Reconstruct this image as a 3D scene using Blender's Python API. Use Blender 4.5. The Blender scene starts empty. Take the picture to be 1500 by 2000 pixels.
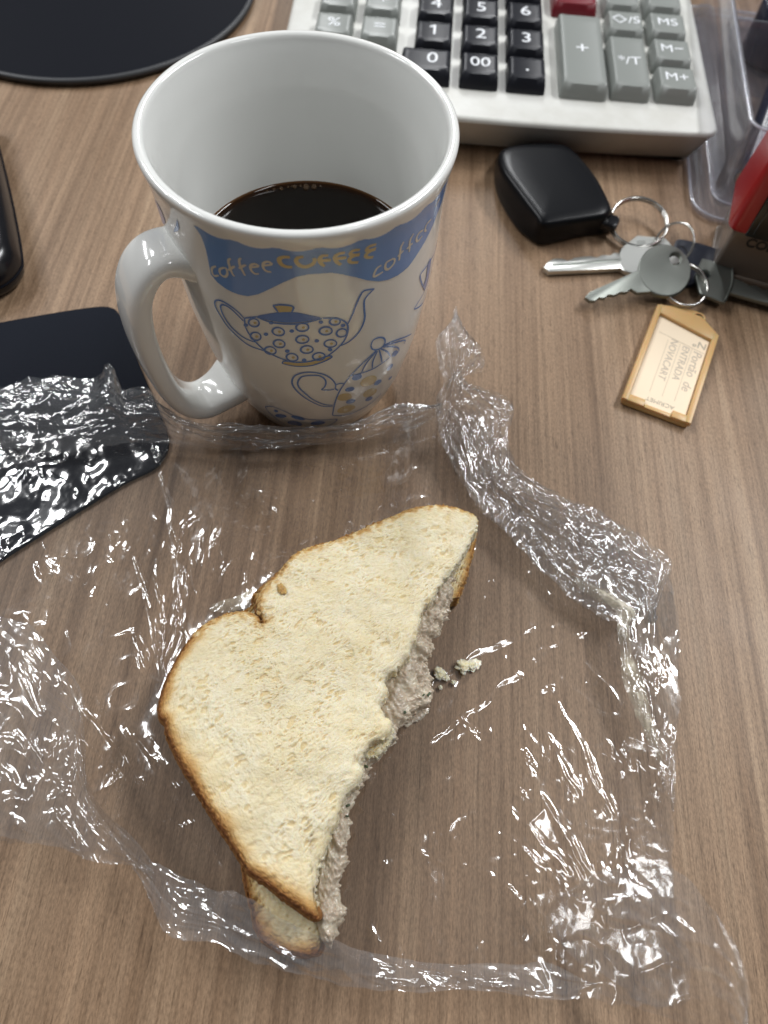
import bpy, bmesh, math, random
import numpy as np
from mathutils import Matrix, Vector, geometry

S = 0.001                      # everything below is written in millimetres on the desk
SC = bpy.context.scene
COL = SC.collection
R = math.radians

# ------------------------------------------------------------------ camera
cam_d = bpy.data.cameras.new('camera')
cam = bpy.data.objects.new('camera', cam_d)
COL.objects.link(cam)
SC.camera = cam
pitch, roll = R(62.12), R(4.95)
fw = Vector((0, math.cos(pitch), -math.sin(pitch)))
up0 = Vector((0, math.sin(pitch), math.cos(pitch)))
rt0 = Vector((1, 0, 0))
rt = rt0 * math.cos(roll) + up0 * math.sin(roll)
up = -rt0 * math.sin(roll) + up0 * math.cos(roll)
m = Matrix((rt, up, -fw)).transposed().to_4x4()
m.translation = Vector((0, 0, 233.17 * S))
cam.matrix_world = m
cam_d.sensor_fit = 'HORIZONTAL'
cam_d.sensor_width = 36
cam_d.lens = 36 * 1390 / 1500
cam_d.clip_start = 0.01
cam_d.clip_end = 50
cam_d.dof.use_dof = True
cam_d.dof.focus_distance = 0.222
cam_d.dof.aperture_fstop = 15

# ------------------------------------------------------------------ light
world = bpy.data.worlds.new('World')
SC.world = world
world.use_nodes = True
bg = world.node_tree.nodes['Background']
bg.inputs[0].default_value = (0.95, 0.97, 1.0, 1)
bg.inputs[1].default_value = 0.10

def lamp(name, loc, sx, sy, watts, color=(0.98, 0.99, 1.0), target=(0, 0.12, 0)):
    d = bpy.data.lights.new(name, 'AREA')
    d.shape = 'RECTANGLE'; d.size = sx; d.size_y = sy
    d.energy = watts; d.color = color
    o = bpy.data.objects.new(name, d)
    COL.objects.link(o)
    o.location = loc
    return o
# fluorescent ceiling fittings of the office and one added for fill, hanging level at 1.9 m over the desk
lamp('ceiling_fitting', (-1.22, 1.16, 1.85), 0.17, 0.40, 11)
lamp('ceiling_fitting', (-1.85, 1.45, 1.85), 0.17, 1.20, 30)  # added lamp, keeps up the light from the left without mirroring in the film
lamp('ceiling_fitting', (1.30, 1.05, 1.85), 0.17, 1.20, 47)
lamp('ceiling_fitting', (-0.10, 2.60, 1.85), 0.17, 1.20, 40)
lamp('ceiling_fitting', (0.72, -0.20, 1.85), 0.17, 0.60, 6)
lamp('ceiling_fitting', (-1.45, 0.30, 1.85), 0.17, 0.60, 10)

SC.render.engine = 'CYCLES'
SC.cycles.use_denoising = True
SC.cycles.max_bounces = 12
SC.cycles.transparent_max_bounces = 40
SC.cycles.transmission_bounces = 10
SC.cycles.caustics_reflective = False
SC.cycles.caustics_refractive = False
SC.cycles.sample_clamp_indirect = 6
SC.view_settings.view_transform = 'Standard'
SC.view_settings.look = 'None'
SC.view_settings.exposure = 0.0
SC.view_settings.gamma = 1.0

# ------------------------------------------------------------------ traced shapes, mm (mug print: angle in radians, height)
BAND = [[-2.0584,101.14],[-2.0565,96.54],[-2.068,91.43],[-2.0761,87.12],[-2.0325,85.08],[-1.9616,83.9],[-1.8895,83.57],[-1.8104,84.09],[-1.7299,86.01],[-1.6479,88.79],[-1.556,91.84],[-1.4689,94.23],[-1.386,95.18],[-1.2882,94.99],[-1.2497,94.85],[-1.1877,93.65],[-1.0912,91.19],[-1.0102,88.69],[-0.9213,86.53],[-0.8431,85.34],[-0.7475,84.84],[-0.6592,85.29],[-0.6042,86.64],[-0.4881,89.4],[-0.3999,91.73],[-0.3368,94.75],[-0.2813,96.64],[-0.2675,99.47],[-0.2675,105.28],[-0.3467,105.28],[-0.4258,105.28],[-0.505,105.28],[-0.5842,105.28],[-0.6633,105.28],[-0.7425,105.28],[-0.8217,105.28],[-0.9009,105.28],[-0.98,105.28],[-1.0592,105.28],[-1.1384,105.28],[-1.2175,105.28],[-1.2967,105.28],[-1.3759,105.28],[-1.455,105.28],[-1.5342,105.28],[-1.6134,105.28],[-1.6926,105.28],[-1.7717,105.28],[-1.8509,105.28],[-1.9301,105.28],[-2.0092,105.28],[-2.0884,105.28]]
WHITE_STROKES = [[0.75,[[-2.0081,91.71],[-2.044,90.25],[-2.057,88.5],[-2.0459,87.28],[-2.0046,88.39]]],[0.75,[[-1.9367,92.72],[-1.9806,91.17],[-1.9864,89.28],[-1.9546,88.95],[-1.9275,90.61],[-1.9276,92.58],[-1.9367,92.72]]],[0.75,[[-1.8737,97.17],[-1.8938,96.17],[-1.8977,94.14],[-1.8893,91.32],[-1.8765,90.59]]],[0.75,[[-1.9142,92.15],[-1.8584,94.68]]],[0.75,[[-1.8003,98.52],[-1.8164,97.47],[-1.8173,95.19],[-1.8072,93.36],[-1.7992,92.13]]],[0.75,[[-1.8329,94.29],[-1.7774,96.42]]],[0.75,[[-1.7542,95.75],[-1.6965,96.92],[-1.7165,97.54],[-1.7456,96.52],[-1.7487,94.86],[-1.7297,93.77],[-1.7029,94.08]]],[0.75,[[-1.6702,97.37],[-1.6102,98.35],[-1.6295,99.17],[-1.6588,98.43],[-1.6667,96.74],[-1.6508,95.57],[-1.6208,95.47]]],[0.75,[[-0.9114,92.42],[-0.9429,92.0],[-0.9623,90.28],[-0.9573,89.12],[-0.8956,89.6]]],[0.75,[[-0.8173,92.73],[-0.8709,92.58],[-0.8789,90.82],[-0.8537,89.55],[-0.8118,90.48],[-0.803,91.84],[-0.8173,92.73]]],[0.75,[[-0.743,96.95],[-0.7622,95.55],[-0.7616,93.07],[-0.763,90.66]]],[0.75,[[-0.7802,92.49],[-0.7339,93.58]]],[0.75,[[-0.6582,97.53],[-0.6816,95.79],[-0.6748,93.18],[-0.6714,91.33]]],[0.75,[[-0.7021,93.24],[-0.6496,93.86]]],[0.75,[[-0.5468,95.46],[-0.5918,95.95],[-0.6142,94.56],[-0.5897,92.8],[-0.5448,93.35]]],[0.75,[[-0.4531,96.43],[-0.5087,96.49],[-0.5201,94.81],[-0.4933,93.47]]],[0.75,[[-0.3648,100.77],[-0.4078,100.69],[-0.4176,99.55]]]]
BLUE_STROKES = [[0.62,[[-1.8674,73.69],[-1.9094,75.9],[-1.9727,77.47],[-2.0445,77.67],[-2.1003,75.98],[-2.1137,73.17],[-2.0879,70.03],[-2.0447,66.41],[-1.9665,63.44],[-1.9001,61.55],[-1.8295,61.04],[-1.7601,60.89]]],[0.62,[[-1.8819,72.63],[-1.9461,75.49],[-1.9913,76.52],[-2.0375,76.14],[-2.0621,74.4],[-2.0567,71.27],[-2.0216,67.81],[-1.9575,65.33],[-1.8964,64.18],[-1.8291,64.05]]],[0.62,[[-1.8692,74.05],[-1.8781,70.3],[-1.8621,67.37],[-1.8248,64.32],[-1.7594,61.12],[-1.6825,59.31],[-1.592,57.68]]],[0.62,[[-1.6429,56.11],[-1.616,57.48],[-1.519,57.36],[-1.4183,58.1],[-1.3308,59.5],[-1.2838,60.0],[-1.264,59.14],[-1.3187,57.6],[-1.421,55.79],[-1.5226,55.28],[-1.5964,55.6],[-1.6429,56.11]]],[0.62,[[-1.8687,74.23],[-1.7688,76.48]]],[0.62,[[-1.7697,76.26],[-1.678,75.29],[-1.5799,75.3],[-1.4703,75.87],[-1.3972,76.73],[-1.3242,77.56]]],[0.62,[[-1.6418,82.52],[-1.5813,83.21],[-1.5093,82.79],[-1.5223,80.43]]],[0.62,[[-1.6418,82.52],[-1.6147,80.13]]],[0.62,[[-1.3186,77.69],[-1.2515,77.13],[-1.1831,75.53],[-1.1472,72.88],[-1.146,69.48],[-1.1699,66.02],[-1.2191,63.1],[-1.2941,60.05]]],[0.62,[[-1.1443,73.37],[-1.1123,76.94],[-1.0839,80.87],[-1.0553,83.95],[-1.0294,85.11],[-0.9549,84.44]]],[0.62,[[-0.9549,84.44],[-1.0001,82.94],[-1.0265,81.16],[-1.0243,77.47],[-1.0181,73.85],[-1.0338,70.49],[-1.0698,67.43],[-1.132,65.03],[-1.1943,63.98]]],[0.62,[[-1.763,73.56],[-1.7693,72.89],[-1.7794,72.29],[-1.7928,71.78],[-1.807,71.5],[-1.8211,71.4],[-1.833,71.53],[-1.8412,71.87],[-1.8445,72.41],[-1.8423,73.08],[-1.8353,73.79],[-1.8245,74.42],[-1.8112,74.93],[-1.7971,75.21],[-1.7838,75.27],[-1.7725,75.1],[-1.7645,74.77],[-1.7611,74.23],[-1.763,73.56]]],[0.62,[[-1.5903,71.37],[-1.5959,70.74],[-1.6058,70.22],[-1.6191,69.84],[-1.6338,69.67],[-1.6485,69.7],[-1.6612,69.95],[-1.6703,70.38],[-1.6746,70.96],[-1.6738,71.6],[-1.6676,72.27],[-1.6574,72.82],[-1.6442,73.21],[-1.6297,73.37],[-1.6153,73.34],[-1.6031,73.05],[-1.594,72.63],[-1.5898,72.01],[-1.5903,71.37]]],[0.62,[[-1.7708,67.23],[-1.7774,66.51],[-1.7881,65.87],[-1.8018,65.35],[-1.8168,65.02],[-1.8318,64.88],[-1.8442,65.01],[-1.8524,65.4],[-1.8559,65.94],[-1.8535,66.67],[-1.8465,67.39],[-1.8352,68.07],[-1.8211,68.63],[-1.8062,68.96],[-1.792,69.06],[-1.7804,68.89],[-1.7723,68.5],[-1.7691,67.92],[-1.7708,67.23]]],[0.62,[[-1.5984,65.66],[-1.6038,65.07],[-1.6138,64.51],[-1.6268,64.12],[-1.6414,63.96],[-1.6559,63.99],[-1.6687,64.2],[-1.6774,64.66],[-1.6819,65.21],[-1.6808,65.89],[-1.675,66.52],[-1.6649,67.07],[-1.6516,67.5],[-1.6373,67.66],[-1.6231,67.64],[-1.6108,67.39],[-1.6021,66.92],[-1.5977,66.34],[-1.5984,65.66]]],[0.62,[[-1.6737,61.67],[-1.6795,61.03],[-1.6902,60.43],[-1.7039,60.0],[-1.7194,59.76],[-1.735,59.7],[-1.7484,59.87],[-1.7575,60.3],[-1.7621,60.84],[-1.7607,61.52],[-1.7543,62.2],[-1.7435,62.8],[-1.7294,63.26],[-1.7138,63.55],[-1.6989,63.57],[-1.6861,63.36],[-1.677,62.93],[-1.6727,62.35],[-1.6737,61.67]]],[0.62,[[-1.5162,59.44],[-1.5215,58.8],[-1.5311,58.32],[-1.5441,57.97],[-1.5589,57.85],[-1.5737,57.92],[-1.5863,58.26],[-1.5956,58.73],[-1.6001,59.36],[-1.5997,60.0],[-1.5942,60.63],[-1.5841,61.19],[-1.5712,61.54],[-1.5567,61.66],[-1.5424,61.56],[-1.5299,61.22],[-1.5208,60.71],[-1.516,60.08],[-1.5162,59.44]]],[0.62,[[-1.417,74.33],[-1.4199,73.69],[-1.4277,73.15],[-1.4396,72.71],[-1.4541,72.48],[-1.4695,72.4],[-1.4839,72.55],[-1.4952,72.92],[-1.5024,73.43],[-1.5046,74.01],[-1.5014,74.64],[-1.4934,75.19],[-1.4815,75.62],[-1.4671,75.88],[-1.4521,75.92],[-1.438,75.78],[-1.4267,75.41],[-1.4193,74.91],[-1.417,74.33]]],[0.62,[[-1.4236,68.83],[-1.4266,68.23],[-1.4348,67.64],[-1.447,67.25],[-1.462,66.98],[-1.4779,66.9],[-1.4927,67.04],[-1.5045,67.37],[-1.5119,67.88],[-1.5142,68.46],[-1.5108,69.09],[-1.5025,69.68],[-1.4901,70.15],[-1.4753,70.42],[-1.4598,70.46],[-1.4453,70.32],[-1.4336,69.95],[-1.4261,69.45],[-1.4236,68.83]]],[0.62,[[-1.3988,63.94],[-1.4017,63.3],[-1.4097,62.75],[-1.422,62.36],[-1.4369,62.09],[-1.4527,62.05],[-1.4674,62.23],[-1.4793,62.57],[-1.4868,63.07],[-1.489,63.7],[-1.4858,64.34],[-1.4775,64.93],[-1.4653,65.36],[-1.4506,65.63],[-1.4351,65.67],[-1.4207,65.48],[-1.4089,65.11],[-1.4013,64.57],[-1.3988,63.94]]],[0.62,[[-1.3138,60.06],[-1.3165,59.41],[-1.3245,58.9],[-1.3369,58.5],[-1.3521,58.31],[-1.3682,58.35],[-1.3833,58.58],[-1.3956,59.04],[-1.4034,59.59],[-1.406,60.22],[-1.403,60.86],[-1.3949,61.42],[-1.3827,61.82],[-1.3678,62.04],[-1.352,62.0],[-1.337,61.73],[-1.3248,61.32],[-1.3168,60.73],[-1.3138,60.06]]],[0.62,[[-1.2573,71.78],[-1.2597,71.14],[-1.2674,70.67],[-1.2793,70.32],[-1.294,70.17],[-1.3097,70.25],[-1.3244,70.52],[-1.3364,70.97],[-1.3441,71.52],[-1.3468,72.14],[-1.3442,72.78],[-1.3365,73.29],[-1.3248,73.64],[-1.3104,73.82],[-1.295,73.75],[-1.2805,73.48],[-1.2684,72.99],[-1.2603,72.4],[-1.2573,71.78]]],[0.62,[[-1.2258,65.54],[-1.2281,64.94],[-1.2358,64.48],[-1.2479,64.16],[-1.2628,64.06],[-1.2786,64.14],[-1.2936,64.45],[-1.3057,64.9],[-1.3137,65.49],[-1.3165,66.11],[-1.3139,66.7],[-1.3063,67.2],[-1.2945,67.56],[-1.2799,67.66],[-1.2644,67.58],[-1.2496,67.27],[-1.2372,66.78],[-1.229,66.2],[-1.2258,65.54]]],[0.62,[[-1.1993,75.23],[-1.2012,74.74],[-1.2075,74.34],[-1.2171,74.04],[-1.2293,73.95],[-1.2424,74.08],[-1.2547,74.34],[-1.2647,74.74],[-1.2712,75.23],[-1.2737,75.79],[-1.2716,76.28],[-1.2654,76.68],[-1.2558,76.97],[-1.2438,77.06],[-1.231,76.98],[-1.2189,76.71],[-1.2089,76.31],[-1.202,75.79],[-1.1993,75.23]]],[0.62,[[-1.1506,70.01],[-1.1502,69.38],[-1.1543,68.77],[-1.1628,68.35],[-1.1743,68.08],[-1.1878,68.07],[-1.2009,68.21],[-1.2126,68.58],[-1.2215,69.14],[-1.2261,69.75],[-1.2263,70.38],[-1.2219,70.95],[-1.2137,71.41],[-1.2024,71.67],[-1.1896,71.76],[-1.1765,71.58],[-1.1646,71.17],[-1.1558,70.66],[-1.1506,70.01]]],[0.67,[[-0.9495,59.2],[-0.9335,61.43],[-0.8858,61.48],[-0.8326,59.78],[-0.8133,57.22],[-0.8356,55.44],[-0.883,55.47],[-0.9303,56.94],[-0.9495,59.2]]],[0.67,[[-0.8913,55.47],[-1.0111,51.31],[-1.1092,46.23]]],[0.67,[[-0.8902,54.97],[-0.97,50.76],[-1.0096,46.09]]],[0.67,[[-0.881,54.7],[-0.9105,50.12],[-0.9071,45.64]]],[0.67,[[-0.8642,54.69],[-0.83,49.66],[-0.807,45.84]]],[0.67,[[-0.8473,54.87],[-0.7678,50.56],[-0.7141,46.19]]],[0.67,[[-0.8313,55.33],[-0.7252,52.01],[-0.6289,47.73],[-0.6003,44.89],[-0.6425,44.01]]],[0.67,[[-0.8231,55.74],[-0.6648,52.23],[-0.5335,48.12],[-0.5322,46.13]]],[0.67,[[-0.8245,56.24],[-0.6607,53.5],[-0.4224,47.0]]],[0.67,[[-1.1092,46.23],[-1.0003,45.57],[-0.8964,45.04],[-0.7962,45.48],[-0.7125,45.87]]],[0.67,[[-1.1092,46.23],[-1.1636,41.78],[-1.2082,36.8],[-1.2364,29.97],[-1.2526,20.67]]],[0.67,[[-1.2524,20.29],[-1.1518,18.11],[-1.0292,17.17],[-0.9132,17.35],[-0.791,18.05],[-0.6808,20.49]]],[0.67,[[-1.2563,27.8],[-1.3525,29.24],[-1.4458,33.24],[-1.5242,37.55],[-1.5759,41.84],[-1.5894,45.64],[-1.5592,49.6],[-1.4927,51.68],[-1.4165,51.92],[-1.3273,50.14],[-1.2635,46.57],[-1.2334,42.9],[-1.2368,40.69]]],[0.67,[[-1.2525,28.69],[-1.3357,30.54],[-1.4285,34.61],[-1.4984,39.33],[-1.5372,42.63],[-1.5418,45.93],[-1.5035,49.31],[-1.4324,50.13],[-1.3628,49.59],[-1.3215,47.15],[-1.3153,44.38],[-1.331,42.24],[-1.3504,40.98],[-1.2941,40.24],[-1.2443,40.2]]],[0.67,[[-1.2334,42.9],[-1.1954,43.16],[-1.1641,42.62]]],[0.67,[[-1.2368,40.69],[-1.2129,38.9]]],[0.5,[[-1.9404,21.61],[-1.8433,24.31],[-1.7301,23.08],[-1.6313,20.37],[-1.511,18.39],[-1.3859,17.34],[-1.2013,15.48],[-1.2771,10.29],[-1.4397,7.75],[-1.5877,6.95],[-1.73,6.58],[-1.8326,8.12],[-1.8937,13.54],[-1.9353,18.08],[-1.9404,21.61]]],[0.6,[[-0.1585,77.58],[-0.231,76.28],[-0.3723,76.81],[-0.4742,76.92],[-0.4767,75.27],[-0.4283,71.13],[-0.3187,64.03]]],[0.6,[[-0.3164,63.79],[-0.4786,62.51],[-0.4372,60.45],[-0.2851,57.31],[-0.176,58.21]]],[0.5,[[-0.1585,77.58],[-0.1832,72.18],[-0.1422,62.97],[-0.1602,59.21]]]]
YELLOW_STROKES = [[1.0,[[-1.495,101.54],[-1.5341,101.44],[-1.5596,100.56],[-1.5531,98.81],[-1.5256,97.96],[-1.4884,97.9]]],[1.0,[[-1.4169,101.73],[-1.4512,101.29],[-1.4611,100.01],[-1.4398,98.41],[-1.4032,98.03],[-1.365,98.87],[-1.3505,100.25],[-1.3577,101.07]]],[0.95,[[-1.2715,101.49],[-1.3057,101.56],[-1.3235,100.32],[-1.313,98.68],[-1.2933,97.7]]],[0.95,[[-1.3123,99.88],[-1.2547,99.66]]],[0.95,[[-1.1699,101.52],[-1.211,101.46],[-1.2313,100.29],[-1.2167,98.45],[-1.1924,97.28]]],[0.95,[[-1.2197,99.85],[-1.1602,99.54]]],[0.95,[[-1.0759,101.23],[-1.119,101.53],[-1.1364,100.57],[-1.1115,99.72],[-1.0712,99.49],[-1.1114,99.55],[-1.1414,98.75],[-1.1315,97.41],[-1.081,96.7]]],[0.95,[[-0.9675,101.22],[-1.0134,101.4],[-1.0309,100.35],[-1.0075,99.76],[-0.9611,99.58],[-1.0038,99.52],[-1.0348,98.53],[-1.0205,97.43],[-0.9795,96.83]]]]
BLUE_FILLS = [[[-1.7688,76.48],[-1.6943,78.51],[-1.5999,80.06],[-1.5103,80.49],[-1.4234,79.59],[-1.3301,77.81],[-1.3967,77.16],[-1.4693,76.51],[-1.5786,75.95],[-1.6701,75.99]],[[-1.8517,71.41],[-1.8573,70.86],[-1.8682,70.4],[-1.8809,70.14],[-1.8902,70.21],[-1.892,70.63],[-1.8858,71.21],[-1.8743,71.72],[-1.8622,71.93],[-1.8535,71.82]],[[-1.7092,69.5],[-1.714,68.99],[-1.7241,68.56],[-1.7354,68.42],[-1.7435,68.62],[-1.7457,69.03],[-1.7408,69.54],[-1.7306,69.96],[-1.7194,70.1],[-1.711,69.95]],[[-1.5202,72.43],[-1.5242,71.97],[-1.5331,71.67],[-1.5435,71.61],[-1.5513,71.88],[-1.5537,72.29],[-1.5496,72.76],[-1.5406,73.1],[-1.5304,73.12],[-1.5226,72.88]],[[-1.6554,75.2],[-1.6598,74.74],[-1.6692,74.36],[-1.6798,74.26],[-1.6877,74.45],[-1.6898,74.86],[-1.6854,75.32],[-1.6762,75.66],[-1.6654,75.8],[-1.6576,75.61]],[[-1.5703,62.77],[-1.5745,62.29],[-1.5842,61.9],[-1.5952,61.84],[-1.6036,62.08],[-1.606,62.54],[-1.6015,63.06],[-1.5917,63.45],[-1.5808,63.51],[-1.5725,63.27]],[[-1.4528,58.58],[-1.4569,58.1],[-1.4663,57.75],[-1.4774,57.77],[-1.4859,58.05],[-1.4886,58.56],[-1.4843,59.08],[-1.475,59.39],[-1.464,59.41],[-1.4555,59.09]],[[-1.3511,67.73],[-1.3548,67.3],[-1.3635,67.04],[-1.3741,67.1],[-1.3823,67.42],[-1.3851,67.92],[-1.3814,68.34],[-1.3727,68.61],[-1.3622,68.54],[-1.354,68.23]],[[-1.3164,75.95],[-1.3199,75.57],[-1.3282,75.35],[-1.3384,75.42],[-1.3463,75.73],[-1.349,76.14],[-1.3455,76.55],[-1.3372,76.77],[-1.3272,76.71],[-1.3192,76.4]],[[-1.2582,62.76],[-1.2616,62.28],[-1.2708,62.1],[-1.2818,62.2],[-1.2905,62.56],[-1.2936,63.07],[-1.29,63.54],[-1.2811,63.76],[-1.2702,63.66],[-1.2614,63.26]],[[-1.1624,73.09],[-1.1645,72.67],[-1.1725,72.42],[-1.1834,72.45],[-1.1928,72.73],[-1.1973,73.16],[-1.1954,73.63],[-1.1874,73.87],[-1.1766,73.84],[-1.1669,73.53]],[[-1.0002,43.99],[-1.0002,43.03],[-1.0124,42.28],[-1.0343,42.05],[-1.0592,42.31],[-1.0803,43.0],[-1.0921,43.96],[-1.0916,44.93],[-1.0794,45.66],[-1.0587,45.98],[-1.0347,45.76],[-1.0133,45.03]],[[-1.0583,37.31],[-1.061,36.56],[-1.0755,36.13],[-1.0975,36.1],[-1.1209,36.45],[-1.1391,37.09],[-1.1479,37.92],[-1.1449,38.67],[-1.1311,39.18],[-1.1098,39.25],[-1.0868,38.9],[-1.0679,38.18]],[[-1.0282,27.89],[-1.0292,26.96],[-1.0437,26.4],[-1.0677,26.34],[-1.0937,26.72],[-1.1145,27.42],[-1.1253,28.36],[-1.1236,29.29],[-1.1095,29.9],[-1.0873,30.08],[-1.062,29.7],[-1.0401,28.87]],[[-0.8117,22.92],[-0.8079,21.98],[-0.8187,21.46],[-0.8403,21.42],[-0.8665,21.89],[-0.8895,22.67],[-0.9037,23.61],[-0.9063,24.51],[-0.8965,25.11],[-0.8768,25.23],[-0.8518,24.81],[-0.8277,23.94]],[[-0.7618,33.61],[-0.7541,32.51],[-0.7606,31.7],[-0.7794,31.39],[-0.8039,31.56],[-0.8282,32.24],[-0.8449,33.18],[-0.8507,34.21],[-0.8445,35.05],[-0.8268,35.4],[-0.8042,35.31],[-0.7808,34.68]],[[-0.6491,39.27],[-0.6401,38.33],[-0.6426,37.43],[-0.6558,36.82],[-0.6764,36.67],[-0.6977,36.97],[-0.7146,37.68],[-0.7224,38.59],[-0.7197,39.49],[-0.7073,40.13],[-0.6886,40.36],[-0.6669,40.02]],[[-0.6271,46.16],[-0.6144,45.05],[-0.6133,44.1],[-0.6239,43.52],[-0.644,43.53],[-0.6664,44.03],[-0.685,44.88],[-0.6958,45.91],[-0.6966,46.86],[-0.6869,47.47],[-0.6686,47.54],[-0.6472,47.08]],[[-0.5803,28.73],[-0.573,28.06],[-0.5734,27.44],[-0.5823,27.07],[-0.5972,27.07],[-0.6133,27.38],[-0.6253,27.87],[-0.6323,28.54],[-0.6316,29.17],[-0.6236,29.57],[-0.6097,29.62],[-0.5945,29.35]],[[-1.7234,18.56],[-1.7373,17.49],[-1.768,16.21],[-1.8068,15.17],[-1.843,14.64],[-1.8655,14.84],[-1.866,15.87],[-1.8453,17.41],[-1.8138,18.7],[-1.7787,19.47],[-1.7474,19.69],[-1.7275,19.32]],[[-1.5301,18.05],[-1.5442,17.18],[-1.5741,16.86],[-1.612,17.03],[-1.6472,17.63],[-1.6704,18.45],[-1.6755,19.31],[-1.6606,20.14],[-1.6307,20.58],[-1.5939,20.51],[-1.5594,19.91],[-1.5362,18.96]],[[-1.5825,11.68],[-1.5999,10.42],[-1.6354,9.58],[-1.6799,9.28],[-1.7211,9.57],[-1.7461,10.49],[-1.7476,11.87],[-1.7264,13.34],[-1.6894,14.48],[-1.6474,14.83],[-1.6104,14.28],[-1.5867,13.11]],[[-1.3257,14.18],[-1.3353,13.02],[-1.3645,12.21],[-1.4054,11.79],[-1.4465,11.85],[-1.476,12.46],[-1.4858,13.52],[-1.4739,14.8],[-1.4443,15.92],[-1.4054,16.42],[-1.3667,16.23],[-1.3375,15.36]],[[-1.8031,20.91],[-1.8116,20.3],[-1.8241,19.86],[-1.8375,19.71],[-1.8476,19.92],[-1.8518,20.43],[-1.8487,21.11],[-1.8395,21.77],[-1.8271,22.2],[-1.814,22.35],[-1.8045,22.1],[-1.8007,21.55]],[[-1.4192,8.95],[-1.4287,8.38],[-1.4538,7.97],[-1.4879,7.73],[-1.5216,7.8],[-1.5452,8.18],[-1.5526,8.74],[-1.5419,9.4],[-1.5164,9.98],[-1.4832,10.22],[-1.4508,10.07],[-1.4274,9.6]],[[-0.3052,76.99],[-0.3671,76.92],[-0.3538,71.13],[-0.3731,67.85],[-0.3164,63.79],[-0.259,66.29],[-0.2769,72.45]],[[-2.5999,98.06],[-2.5053,98.38],[-2.5006,93.66],[-2.6285,88.55],[-2.6565,90.64],[-2.604,96.56]],[[-2.2537,101.83],[-2.2821,97.57],[-2.3797,93.93],[-2.3061,98.27]]]
YELLOW_FILLS = [[[-1.6419,82.44],[-1.5813,83.21],[-1.5122,82.78],[-1.5223,80.43],[-1.6147,80.13]],[[-1.6429,56.11],[-1.616,57.48],[-1.519,57.36],[-1.4183,58.1],[-1.3308,59.5],[-1.2838,60.0],[-1.264,59.14],[-1.3187,57.6],[-1.421,55.79],[-1.5226,55.28],[-1.5964,55.6]],[[-1.7817,73.58],[-1.7866,73.14],[-1.7961,72.83],[-1.8042,72.87],[-1.8067,73.17],[-1.8016,73.61],[-1.7922,73.91],[-1.7842,73.88]],[[-1.6129,71.56],[-1.6172,71.16],[-1.6257,70.94],[-1.6333,71.05],[-1.6357,71.4],[-1.6315,71.8],[-1.623,72.02],[-1.6154,71.91]],[[-1.7905,67.21],[-1.7955,66.77],[-1.8051,66.46],[-1.814,66.45],[-1.8162,66.81],[-1.8112,67.25],[-1.8011,67.6],[-1.7928,67.56]],[[-1.6199,65.85],[-1.6242,65.44],[-1.633,65.22],[-1.6411,65.29],[-1.6437,65.65],[-1.6391,66.1],[-1.6304,66.32],[-1.6223,66.25]],[[-1.6961,61.78],[-1.7009,61.32],[-1.7102,61.05],[-1.7188,61.09],[-1.7214,61.45],[-1.7163,61.94],[-1.707,62.21],[-1.6987,62.13]],[[-1.5381,59.72],[-1.5423,59.3],[-1.5512,59.07],[-1.5593,59.23],[-1.5622,59.59],[-1.5577,60.05],[-1.5489,60.27],[-1.5409,60.12]],[[-1.4427,74.08],[-1.4464,73.72],[-1.4543,73.58],[-1.4618,73.74],[-1.4645,74.08],[-1.4608,74.44],[-1.4528,74.62],[-1.4453,74.47]],[[-1.4502,68.58],[-1.454,68.21],[-1.4622,68.03],[-1.47,68.18],[-1.4727,68.58],[-1.4689,68.94],[-1.4606,69.12],[-1.4529,68.97]],[[-1.4247,63.73],[-1.4286,63.32],[-1.437,63.18],[-1.445,63.34],[-1.4479,63.74],[-1.4439,64.14],[-1.4356,64.29],[-1.4276,64.13]],[[-1.3404,59.97],[-1.3442,59.56],[-1.3527,59.45],[-1.361,59.65],[-1.3641,60.09],[-1.3603,60.47],[-1.3518,60.61],[-1.3435,60.37]],[[-1.2836,71.73],[-1.2872,71.41],[-1.2952,71.31],[-1.303,71.51],[-1.3061,71.94],[-1.3026,72.26],[-1.2946,72.36],[-1.2867,72.12]],[[-1.2521,65.57],[-1.2556,65.21],[-1.264,65.14],[-1.2722,65.38],[-1.2754,65.78],[-1.2718,66.14],[-1.2636,66.24],[-1.2553,65.97]],[[-1.2182,75.24],[-1.2215,74.93],[-1.2295,74.87],[-1.2374,75.1],[-1.2406,75.49],[-1.2372,75.8],[-1.2293,75.86],[-1.2214,75.63]],[[-0.8371,37.93],[-0.8312,36.37],[-0.8447,35.23],[-0.8741,34.69],[-0.9136,34.87],[-0.953,35.59],[-0.9846,36.72],[-1.0036,38.14],[-1.007,39.63],[-0.9942,40.84],[-0.9682,41.58],[-0.9329,41.6],[-0.8944,40.88],[-0.8601,39.56]],[[-1.0741,32.25],[-1.0768,31.09],[-1.094,30.34],[-1.1223,30.17],[-1.1552,30.51],[-1.1857,31.32],[-1.208,32.47],[-1.218,33.75],[-1.2143,34.95],[-1.1973,35.69],[-1.1711,35.99],[-1.1403,35.73],[-1.1104,34.92],[-1.0866,33.66]],[[-0.7861,27.71],[-0.7773,26.12],[-0.789,25.08],[-0.8183,24.77],[-0.8575,25.12],[-0.8975,26.03],[-0.9302,27.31],[-0.9503,28.79],[-0.9554,30.26],[-0.9448,31.41],[-0.9211,32.05],[-0.8874,31.95],[-0.8489,31.04],[-0.8126,29.52]],[[-1.0135,22.21],[-1.0152,20.9],[-1.0375,20.04],[-1.0751,19.72],[-1.119,19.86],[-1.1605,20.48],[-1.1912,21.51],[-1.2056,22.77],[-1.2018,24.09],[-1.1807,25.15],[-1.1469,25.77],[-1.1059,25.7],[-1.0649,24.96],[-1.0316,23.68]]]
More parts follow.
